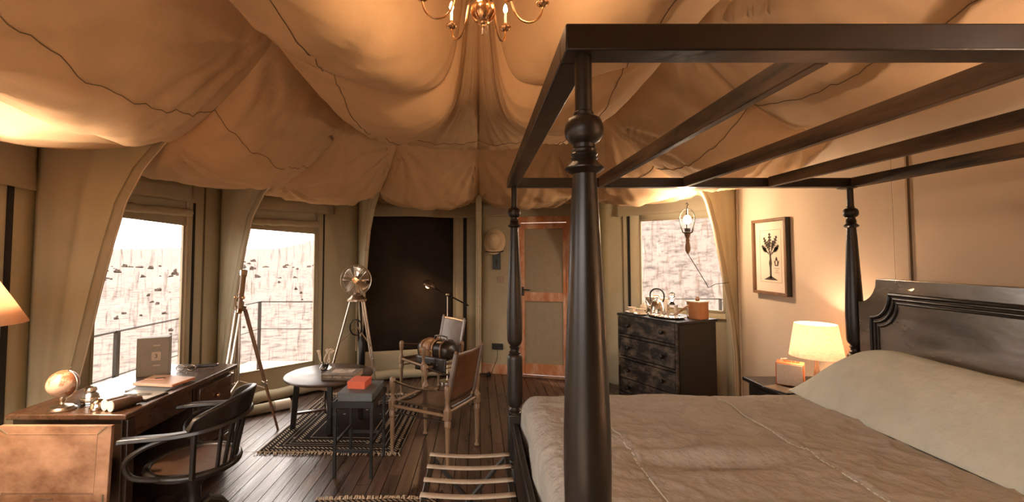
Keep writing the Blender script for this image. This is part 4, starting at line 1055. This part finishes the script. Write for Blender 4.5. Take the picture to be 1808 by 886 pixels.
rug('patterned_rug', 'dark woven rug with cream striped border and fringe under the round table and chairs', -1.21, 4.55, .585, .77, radians(-1.5), M['rug_a'], 0, 2)
rug('rug_edge', 'near rug with shaggy cream fringe barely in view at the bottom edge', -.66, 2.50, .40, .58, radians(1), M['rug_b'], 0, 5)

# ================================================================== SAFARI CHAIRS
def safari(loc, rz, label, back_m, strap_m, tilt):
    t = thing('safari_chair', label, 'chair', loc, rz, None)
    W_, Dp = .235, .265
    pp = [(.020,0),(.022,.008),(.014,.02),(.011,.03),(.016,.12),(.019,.26),(.021,.30),(.026,.305),(.026,.34),(.022,.345),(.022,.36),(.026,.365),(.026,.43),(.021,.445),(.014,.46),(.013,.49),(.020,.51),(.024,.545),(.026,.58),(.023,.605),(.012,.616),(.001,.618)]
    for x in (-1, 1):
        for y in (-1, 1):
            L = MB().lathe(pp, (x*W_, y*Dp, 0), 12).build('leg', M['light_wood'], t)
            MB().box((x*W_, y*Dp, .395), (.050,.050,.085)).build('leg_block', M['light_wood'], L, bevel=.010)
    for y in (-1, 1):
        MB().tube([(-W_,y*Dp,.41),(W_,y*Dp,.41)], .0135, 10).build('seat_rail', M['light_wood'], t)
    for x in (-1, 1):
        MB().tube([(x*W_,-Dp,.385),(x*W_,Dp,.385)], .0135, 10).build('side_rail', M['light_wood'], t)
        MB().tube([(x*W_,-Dp,.335),(x*W_,Dp,.335)], .007, 8).build('brace_strap', strap_m, t)
        sg = MB().grid(lambda u, v: (x*W_ + (v-.5)*.034, -Dp + 2*Dp*u, .588 - .035*sin(pi*u)), 16, 2).build('arm_strap', strap_m, t, solid=.004)
        MB().box((x*W_, Dp-.10, .575), (.042,.03,.012)).build('buckle', M['pewter'], sg, bevel=.002)
    MB().grid(lambda u, v: (-W_ + 2*W_*u, -Dp+.01 + (2*Dp-.02)*v, .425 - .04*sin(pi*u) + .004*noise.noise(Vector((u*4, v*4, 1)))), 16, 12).build('seat', M['leather_seat'], t, solid=.006)
    for x in (-1, 1):
        MB().tube([(x*(W_-.028), Dp-.05, .34), (x*(W_-.026), Dp-.02 + .10*tilt, .875)], .0125, 10).build('back_upright', M['light_wood'], t)
    def bk_(u, v):
        x = -(W_-.022) + 2*(W_-.022)*u; z = .47 + .385*v; y = Dp - .025 + .10*tilt*v + .018*sin(pi*u)
        return (x, y, z)
    B_ = MB().grid(bk_, 14, 10).build('backrest', back_m, t, solid=.007)
    for x in (-1, 1):
        MB().tube([(x*(W_-.026), Dp-.02, .47), (x*(W_-.026), Dp-.02 + .10*tilt, .855)], .0195, 10).build('sleeve', M['leather_shine'], B_)
    MB().grid(lambda u, v: (-(W_-.03) + 2*(W_-.03)*u, Dp-.012 + .01*sin(pi*u), .405 + .035*v), 8, 2).build('lower_back_strap', strap_m, t, solid=.004)
    return t
s1 = safari((-.36, 3.85, .006), radians(242), 'nearer safari chair with brown leather back turned to the left beside the rug', M['leather'], M['leather_black'], .8)
s2 = safari((-.55, 5.36, 0), radians(-50), 'further safari chair with shiny leather back holding a leather satchel', M['leather_shine'], M['leather'], .8)
sa = thing('leather_satchel', 'bulging dark leather satchel with tan belts lying on the further safari chair', 'bag', (-.47, 5.23, .43), radians(-30))
def sat(u, v):
    a = 2*pi*v; x = -.24 + .48*u; e = (1 - abs(2*u-1)**6)**.5 if 0 < u < 1 else 0
    ry, rz_ = .135*e, .105*e
    c, s_ = cos(a), sin(a)
    return (x, ry*abs(c)**.7*(1 if c > 0 else -1), .115 + rz_*abs(s_)**.7*(1 if s_ > 0 else -1) + .008*noise.noise(Vector((x*9, a, 1))))
MB().grid(sat, 30, 28).build('bag_body', M['leather_black'], sa)
def band(x, w, m, nm, k=1.03):
    MB().grid(lambda u, v: ((x - w/2 + w*u), .138*k*(abs(cos(2*pi*v))**.7)*(1 if cos(2*pi*v) > 0 else -1), .115 + .108*k*(abs(sin(2*pi*v))**.7)*(1 if sin(2*pi*v) > 0 else -1)), 3, 28).build(nm, m, sa, solid=.004)
band(-.06, .11, M['leather_tan'], 'tan_panel', 1.02)
for x in (-.13, .02, .13): band(x, .022, M['leather'] if x > .1 else M['leather_tan'], 'belt', 1.06)
MB().tube([(-.04,.0,.222),(-.03,.0,.265),(.05,.0,.275),(.13,0,.262),(.14,.0,.222)], .009, 8).build('carry_handle', M['leather_black'], sa)
for x in (-.13,.02): MB().box((x,-.148,.11), (.03,.008,.035)).build('buckle', M['brass'], sa, bevel=.002)
MB().grid(lambda u, v: (-.20 + .42*u, -.14 - .012*v, .06 - .16*v), 8, 6).build('front_flap', M['leather_black'], sa, solid=.005)
for x in (-.10,.0,.10): MB().sphere((x,-.152,-.02), .007, 8).build('stud', M['pewter'], sa)

# ================================================================== LUGGAGE RACK
lr = thing('luggage_rack', 'folding luggage rack with woven straps standing against the foot of the bed', 'rack', (-.05, 2.30, .012))
for x in (-1, 1):
    MB().beam((x*.205, -.33, .475), (x*.205, .33, .475), .024, .034).build('top_bar', M['black_wood'], lr, bevel=.004)
for y in (-.30, .30):
    MB().beam((-.205, y, .47), (.205, y, 0), .030, .018).build('cross_leg', M['black_wood'], lr, bevel=.003)
    MB().beam((.205, y+.02, .47), (-.205, y+.02, 0), .030, .018).build('cross_leg', M['black_wood'], lr, bevel=.003)
    MB().beam((.175, y+.032, .435), (-.02, y+.032, .22), .006, .006).build('edge_inlay', M['nickel'], lr)
for k in range(5):
    y = .285 - .142*k
    MB().grid(lambda u, v: (-.222 + .444*u, y - .020 + .040*v, .497 - .012*sin(pi*u)), 12, 2).build('strap', M['strap'], lr, solid=.003)
for x in (-1, 1):
    MB().beam((x*.219, -.33, .48), (x*.219, .33, .48), .004, .010).build('metal_edge', M['nickel'], lr)

# ================================================================== CHEST OF DRAWERS and what stands on it
ca = atan2(.77, -.365); cz = ca - pi      # front runs from the right front corner to the left front corner
rf = Vector((1.925, 4.42, 0))
chest = thing('chest_of_drawers', 'scuffed black chest of drawers with round knobs below the right window', 'chest', rf, radians(-64))
CW, CDp, CH = .80, .55, .97               # local x: 0 = right front corner, runs to -CW on the left; y to the back
MB().box((-CW/2, CDp/2, CH-.014), (CW+.03, CDp+.02, .028)).build('chest_top', M['chest_side'], chest, bevel=.005)
MB().box((-CW/2, CDp/2+.012, (CH-.03)/2), (CW, CDp-.02, CH-.03)).build('carcass', M['chest_side'], chest, bevel=.003)
MB().box((-CW/2, .004, .05), (CW, .02, .10)).build('plinth', M['chest'], chest, bevel=.003)
dz = [.855, .615, .375, .19]; dh = [.20, .20, .20, .13]
for z, h in zip(dz, dh):
    dr = MB().box((-CW/2, .002, z), (CW-.06, .024, h)).build('drawer', M['chest'], chest, bevel=.004)
    for x in (-CW+.17, -.17):
        MB().lathe([(.010,0),(.010,.012),(.020,.02),(.023,.032),(.018,.043),(.001,.047)], (x, -.010, z-.005), 16, Matrix.Rotation(radians(90), 3, 'X')).build('knob', M['black'], dr)
    if z > .2: MB().box((-CW/2, .0, z - h/2 - .020), (CW-.02, .022, .022)).build('drawer_divider', M['chest'], chest, bevel=.004)
for x in (-.012, -CW+.012): MB().box((x, .0, .50), (.024, .024, .90)).build('stile', M['chest'], chest, bevel=.003)
CM = Matrix.Translation(rf) @ Matrix.Rotation(radians(-64), 4, 'Z')
def onc(x, y): q = CM @ Vector((x, y, CH)); return (q.x, q.y, q.z)
tr = thing('silver_tray', 'oval silver tray with beaded rim on the chest of drawers', 'tray', onc(-.28, .17), radians(-64))
tr.scale = (.87, .87, 1)
MB().lathe([(.001,.006),(.20,.006),(.215,.012),(.228,.020),(.232,.018),(.215,.004),(.001,.0)], n=48, sy=.68).build('dish', M['steel'], tr)
for k in range(36):
    a = k*pi/18; MB().sphere((.229*cos(a), .156*sin(a), .020), .008, 6).build('bead', M['nickel'], tr)
for s in (-1,1): MB().tube([(s*.225,-.035,.02),(s*.262,-.03,.026),(s*.27,0,.028),(s*.262,.03,.026),(s*.225,.035,.02)], .005, 6).build('handle', M['nickel'], tr)
TT = CH + .0065
def ontray(x, y): q = CM @ Vector((-.28+x*.87, .17+y*.87, TT)); return (q.x, q.y, q.z)
de = thing('glass_decanter', 'square cut glass decanter with round stopper standing on the silver tray', 'decanter', ontray(.07, .02), radians(-45))
b = MB(); ou = [(-.036,-.044),(.036,-.044),(.044,-.036),(.044,.036),(.036,.044),(-.036,.044),(-.044,.036),(-.044,-.036)]
b.prism(ou, 0, .135, 'z'); b.build('bottle', M['glass'], de, bevel=.004)
MB().lathe([(.040,.135),(.020,.150),(.015,.165),(.026,.19),(.024,.194),(.012,.19)], n=16, sy=1).build('neck', M['glass'], de)
MB().lathe([(.010,.192),(.012,.20),(.001,.201)], n=12).sphere((0,0,.232), .031, 18, (1,.6,1)).build('stopper', M['glass'], de)
for f in range(4):
    for k in range(3):
        mm = Matrix.Rotation(f*pi/2, 3, 'Z'); a = mm @ Vector((-.03+.02*k, -.0448, .02)); c = mm @ Vector((-.01+.02*k, -.0448, .10)); MB().tube([a, c], .0016, 4).build('cut_line', M['nickel'], de)
tm = None
gl_spots = ((-.10,-.04,'cut glass tumbler on the tray, nearest the kettle'), (-.01,-.075,'cut glass tumbler on the tray, in front of the decanter'), (-.05,.05,'cut glass tumbler on the tray, behind the other two tumblers'))
for x, y, lb in gl_spots:
    if tm is None:
        tm = thing('glass_tumbler', lb, 'glass', ontray(x, y), 0, 'cut glass tumblers on the silver tray')
        MB().lathe([(.001,0),(.028,0),(.031,.006),(.033,.05),(.035,.088),(.032,.088),(.029,.012),(.001,.010)], n=12).build('cup', M['glass'], tm, ang=20)
        MB().tube([(.033*cos(k*pi/6), .033*sin(k*pi/6), .05) for k in range(12)], .0016, 4, closed=True).build('cut_band', M['nickel'], tm)
    else:
        c = copy_tree(tm); c.location = ontray(x, y); c['label'] = lb
ke = thing('steel_kettle', 'polished steel kettle with tall loop handle on the left of the silver tray', 'kettle', onc(-.535, .315), radians(-40))
MB().lathe([(.072,0),(.080,.006),(.078,.03),(.070,.09),(.058,.13),(.045,.145),(.030,.150)], n=30).build('kettle_body', M['steel'], ke)
MB().lathe([(.034,.150),(.030,.158),(.012,.165),(.010,.178),(.014,.186),(.001,.190)], n=20).build('lid', M['steel'], ke)
MB().tube(smooth([(-.062,0,.135),(-.075,0,.18),(-.07,0,.235),(-.03,0,.272),(.03,0,.272),(.07,0,.235),(.075,0,.18),(.062,0,.135)], 3), .008, 8).build('loop_handle', M['black'], ke)
MB().tube([(-.06,0,.05),(-.10,0,.085),(-.125,0,.135)], [.024,.016,.010], 12).build('spout', M['steel'], ke)
def cup_set(loc, lb_c, lb_s, rz):
    s = thing('saucer', lb_s, 'saucer', loc, rz, 'cream saucers on the chest')
    MB().lathe([(.001,.004),(.04,.004),(.062,.012),(.072,.018),(.073,.015),(.062,.006),(.04,0),(.001,0)], n=28).build('plate', M['ceramic'], s)
    c = thing('teacup', lb_c, 'cup', (loc[0], loc[1], loc[2]+.005), rz, 'cream teacups on the chest')
    MB().lathe([(.001,.0),(.022,0),(.024,.006),(.036,.022),(.045,.048),(.048,.062),(.045,.062),(.034,.026),(.001,.008)], n=26).build('bowl', M['ceramic'], c)
    MB().tube([(.044,0,.052),(.066,0,.05),(.070,0,.034),(.058,0,.022),(.038,0,.024)], .005, 8).build('handle', M['ceramic'], c)
cup_set(onc(-.715, .12), 'cream teacup on the far left of the chest in front of the paper bag', 'cream saucer under the teacup at the far left of the chest', radians(40))
cup_set(onc(-.56, .09), 'cream teacup beside the silver tray, in front of the sugar pot', 'cream saucer under the teacup beside the silver tray', radians(10))
su = thing('sugar_pot', 'lidded cream ceramic sugar pot behind the teacup beside the silver tray', 'pot', onc(-.675, .265), 0)
MB().lathe([(.03,0),(.032,.006),(.050,.03),(.055,.055),(.045,.075)], n=24).build('pot', M['ceramic'], su)
MB().lathe([(.047,.075),(.040,.088),(.015,.10),(.008,.108),(.012,.118),(.001,.124)], n=20).build('lid', M['ceramic'], su)
MB().tube([(.05,0,.06),(.075,0,.055),(.072,0,.03),(.048,0,.028)], .005, 8).build('handle', M['ceramic'], su)
pb = thing('tea_bag_box', 'crumpled paper bag with pale side and top handle at the back left of the chest', 'bag', onc(-.675, .465), radians(-66))
def pbf(u, v): return (-.11 + .26*u, -.075 + .03*v + .014*noise.noise(Vector((u*4, v*4, 2))), .17*v + .012*u*0)
MB().box((0,0,.082), (.22,.12,.164)).build('bag_body', M['bag_cloth'], pb, bevel=.006)
MB().box((-.113,0,.084), (.006,.122,.168)).build('side_panel', M['bag_side'], pb, bevel=.001)
MB().grid(lambda u, v: (-.095 + .20*u + .02*v, -.066 - .008*noise.noise(Vector((u*5, v*3, 1))), .166 - .09*v*(.3+.7*u)), 14, 6).build('film_fold', M['sheet'], pb, solid=.003)
MB().tube([(-.05,0,.165),(-.045,0,.188),(.03,0,.192),(.045,0,.165)], .009, 8).build('carry_handle', M['ceramic'], pb)
ib = thing('ice_bucket', 'square cedar ice bucket with wooden lid knob at the right end of the chest', 'bucket', onc(-.09, .40), radians(-60))
for k in range(4):
    mm = Matrix.Rotation(k*pi/2, 3, 'Z')
    for q in range(3):
        MB().box(mm @ Vector((-.048+.048*q, -.068, .085)), (.046,.012,.17), mm).build('stave', M['crate'], ib, bevel=.002)
MB().box((0,0,.174), (.155,.155,.014)).build('lid', M['paper'], ib, bevel=.003)
MB().lathe([(.018,.181),(.020,.19),(.030,.195),(.022,.205),(.012,.222),(.001,.228)], n=16).build('lid_knob', M['frame_wood'], ib)
MB().box((-.055,-.078,.085), (.014,.006,.16)).build('metal_band', M['steel'], ib)
tg = thing('wooden_tongs', 'pair of flat wooden tongs leaning from the tray against the cedar bucket', 'tongs', onc(-.14, .19), radians(-64))
for s in (-1, 1): MB().beam((-.045, .015*s - .01, .035), (.085, .015*s + .02, .14), .022, .006).build('arm', M['crate'], tg, bevel=.002)
MB().sphere((.085,.02,.14), .009, 8).build('rivet', M['brass'], tg)

# ================================================================== WALL THINGS
pic = thing('framed_print', 'framed botanical print of a palm tree on the wall beside the bed', 'picture', (HW-.012, 4.19, 1.605), radians(-90))
PW_, PH = .49, .70
for x, z, sx, sz in ((0, PH/2-.014, PW_, .028), (0, -PH/2+.014, PW_, .028), (-PW_/2+.014, 0, .028, PH-.056), (PW_/2-.014, 0, .028, PH-.056)):
    MB().box((x, -.024, z), (sx, .046, sz)).build('frame_bar', M['frame_wood'], pic, bevel=.003)
MB().box((PW_/2+.0015, -.022, 0), (.003,.040,PH-.004)).build('frame_side', M['black'], pic)
MB().box((0,-.020,0), (PW_-.05,.006,PH-.05)).build('mount', M['paper'], pic)
mt = [o for o in bpy.data.objects if o.name == 'mount'][0]
for x, z, sx, sz in ((0,.245,.30,.004),(0,-.235,.30,.004),(-.15,.005,.004,.48),(.15,.005,.004,.48)): MB().box((x,-.0235,z), (sx,.001,sz)).build('plate_line', M['print_soft'], mt, smooth=False)
ink = lambda o_, nm: o_.build(nm, M['print'], mt, smooth=False)
ink(MB().prism([(-.013,-.20),(.013,-.20),(.012,-.10),(.020,-.06),(.010,.0),(.018,.03),(-.014,.03),(-.010,-.02),(-.022,-.06),(-.012,-.11)], -.0245, -.0235, 'y'), 'trunk')
ink(MB().prism([(-.10,-.215),(.10,-.215),(.05,-.195),(.0,-.175),(-.05,-.195)], -.0245, -.0235, 'y'), 'mound')
rp_ = random.Random(4)
for (x, z, a, L) in ((0,.03,92,.19),(-.01,.03,118,.17),(.01,.03,62,.18),(-.02,.02,140,.13),(.02,.02,40,.13),(-.005,.03,104,.12),(.012,.03,76,.12),(-.02,.03,150,.10),(.02,.03,30,.10)):
    a = radians(a); e = Vector((cos(a), sin(a))); b = MB(); n_ = Vector((-e.y, e.x))
    out = []
    for k in range(15):
        t = k/14; w_ = .004 + .019*max(0, sin(pi*max(0, t*1.25-.35)))*(1 if t < .98 else 0)
        out.append((x + e.x*L*t + n_.x*w_*(1.25 if k % 2 else .30), z + e.y*L*t + n_.y*w_*(1.25 if k % 2 else .30)))
    for k in range(14, -1, -1):
        t = k/14; w_ = .004 + .019*max(0, sin(pi*max(0, t*1.25-.35)))*(1 if t < .98 else 0)
        out.append((x + e.x*L*t - n_.x*w_*(1.25 if k % 2 else .30), z + e.y*L*t - n_.y*w_*(1.25 if k % 2 else .30)))
    ink(b.prism(out, -.0246, -.0235, 'y'), 'frond')
# crest and caption
ink(MB().prism([(.062,-.085),(.105,-.085),(.112,-.06),(.118,-.035),(.102,-.045),(.095,-.015),(.084,.0),(.073,-.015),(.066,-.045),(.05,-.035),(.056,-.06)], -.0245, -.0235, 'y'), 'crest')
MB().prism([(.074,-.075),(.094,-.075),(.096,-.045),(.084,-.035),(.072,-.045)], -.0252, -.0245, 'y').build('crest_shield', M['paper'], mt, smooth=False)
for z, sx in ((-.108,.07),(-.128,.036),(-.145,.066)): MB().box((.085,-.024,z), (sx,.001,.006)).build('caption_line', M['print_soft'], mt, smooth=False)

rzE = WALLM['wall_back_door'][1]
hb_ = thing('hook_board', 'small black board with a metal hook below the pith helmet', 'hook', onwall('wall_back_door', .262, -.013, 1.55), rzE)
MB().box((0,-.006,0), (.11,.012,.26)).build('board', M['black'], hb_, bevel=.003)
MB().tube([(0,-.012,.0),(0,-.03,-.01),(0,-.05,-.045),(0,-.035,-.07),(0,-.02,-.055)], .006, 8).build('hook', M['nickel'], hb_)
MB().tube([(0,-.012,.10),(0,-.05,.09),(0,-.06,.11)], .006, 8).build('hook', M['nickel'], hb_)
ht = thing('pith_helmet', 'pale pith helmet hanging on the wall left of the door', 'hat', onwall('wall_back_door', .245, -.05, 1.80), rzE)
Mh = Matrix.Rotation(radians(78), 3, 'X')
MB().lathe([(.150,.0),(.152,.006),(.128,.016),(.105,.026),(.100,.045),(.095,.08),(.080,.115),(.05,.140),(.015,.150),(.001,.151)], (0,-.01,0), 36, Mh, 1.18).build('crown', M['hat'], ht)
MB().lathe([(.104,.030),(.102,.055)], (0,-.011,0), 36, Mh, 1.18).build('hat_band', M['hat'], ht, solid=.004)
MB().lathe([(.016,.150),(.014,.160),(.001,.164)], (0,-.01,0), 14, Mh).build('vent_button', M['hat'], ht)
MB().tube([(-.125,-.035,-.128),(-.06,-.052,-.140),(0,-.056,-.143),(.06,-.052,-.140),(.125,-.035,-.128)], .007, 8).build('chin_strap', M['leather_black'], ht)
so = thing('wall_socket', 'double black wall socket low on the canvas wall left of the door', 'socket', onwall('wall_back_door', .272, -.013, .37), rzE)
MB().box((0,-.006,0), (.155,.012,.082)).build('plate', M['socket'], so, bevel=.003)
for x in (-.038,.038): MB().lathe([(.024,0),(.022,.004),(.001,.002)], (x,-.012,0), 18, Matrix.Rotation(radians(90),3,'X')).build('outlet', M['iron'], so)
sw = thing('light_switch', 'single beige light switch on the wall between the hook board and the door', 'switch', onwall('wall_back_door', .325, -.013, 1.285), rzE)
MB().box((0,-.005,0), (.08,.010,.085)).build('plate', M['switch'], sw, bevel=.003); MB().box((0,-.012,0), (.022,.008,.036)).build('rocker', M['print_soft'], sw, bevel=.002)
cb0 = [onwall('wall_back_door', *p) for p in ((.272,-.03,.33),(.275,-.035,.24),(.262,-.03,.19),(.235,-.05,.12),(.21,-.06,.05),(.19,-.08,.012),(.10,-.12,.010))]
tag(MB().tube(cb0, .0045, 6).build('power_cable', M['black']), 'black power cable dropping from the wall socket to the floor', 'cable')
pg = thing('power_adapter', 'small black round plug adapter on the floor below the wall socket', 'adapter', onwall('wall_back_door', .185, -.16, 0), rzE)
MB().lathe([(.030,0),(.034,.01),(.034,.035),(.026,.045),(.001,.047)], n=16).build('body', M['black'], pg); MB().tube([(0,0,.045),(.01,0,.06)], .008, 6).build('cable_stub', M['black'], pg)

# ================================================================== BEDSIDE
ns = thing('bedside_table', 'low dark bedside table beyond the bed below the palm print', 'table', (2.40, 3.42, 0))
MB().box((0,0,.635), (.58,.52,.030)).build('table_top', M['black_wood'], ns, bevel=.006)
MB().box((0,0,.54), (.50,.46,.16)).build('drawer_box', M['chest_side'], ns, bevel=.003)
MB().box((-.255,0,.54), (.012,.40,.12)).build('drawer', M['chest'], ns, bevel=.003)
for x in (-1,1):
    for y in (-1,1): MB().box((x*.23, y*.21, .31), (.045,.045,.62)).build('leg', M['chest_side'], ns, bevel=.004)
ra = thing('table_radio', 'boxy radio with orange leather case and cream front on the bedside table', 'radio', (2.335, 3.44, .65), radians(-38))
MB().box((0,0,.085), (.175,.13,.165)).build('case', M['radio'], ra, bevel=.006)
MB().box((0,-.0665,.085), (.160,.005,.150)).build('speaker_grille', M['grille'], ra, bevel=.002)
for k in range(4): MB().lathe([(.011,0),(.011,.008),(.001,.009)], (-.03+.026*k, .0, .1675), 12).build('knob', M['brass'], ra)
MB().tube([(-.06,.02,.168),(-.06,.02,.182),(-.02,.045,.186),(-.02,.045,.168)], .004, 6).build('carry_handle', M['steel'], ra)
bt = thing('dark_notebook', 'dark leather notebook lying at the front of the bedside table beside the radio', 'book', (2.17, 3.30, .65), radians(20))
MB().box((0,0,.006), (.14,.19,.012)).build('cover', M['leather_black'], bt, bevel=.002); MB().box((.003,0,.012), (.12,.17,.006)).build('pages', M['pewter'], bt)

# rolled bundle on the floor under window 2
rb = thing('rolled_bundle', 'rolled dark bundle with pale end lying on the floor behind the desk chair', 'bundle', (-2.20, 4.72, .052), radians(40))
MB().tube([(-.25,0,0),(.20,0,0)], .05, 16).build('roll', M['canvas_dark'], rb); MB().tube([(.10,0,0),(.255,0,0)], .053, 16).build('sleeve', M['ceramic'], rb)
print('planks', nplank, 'objects', len(bpy.data.objects))
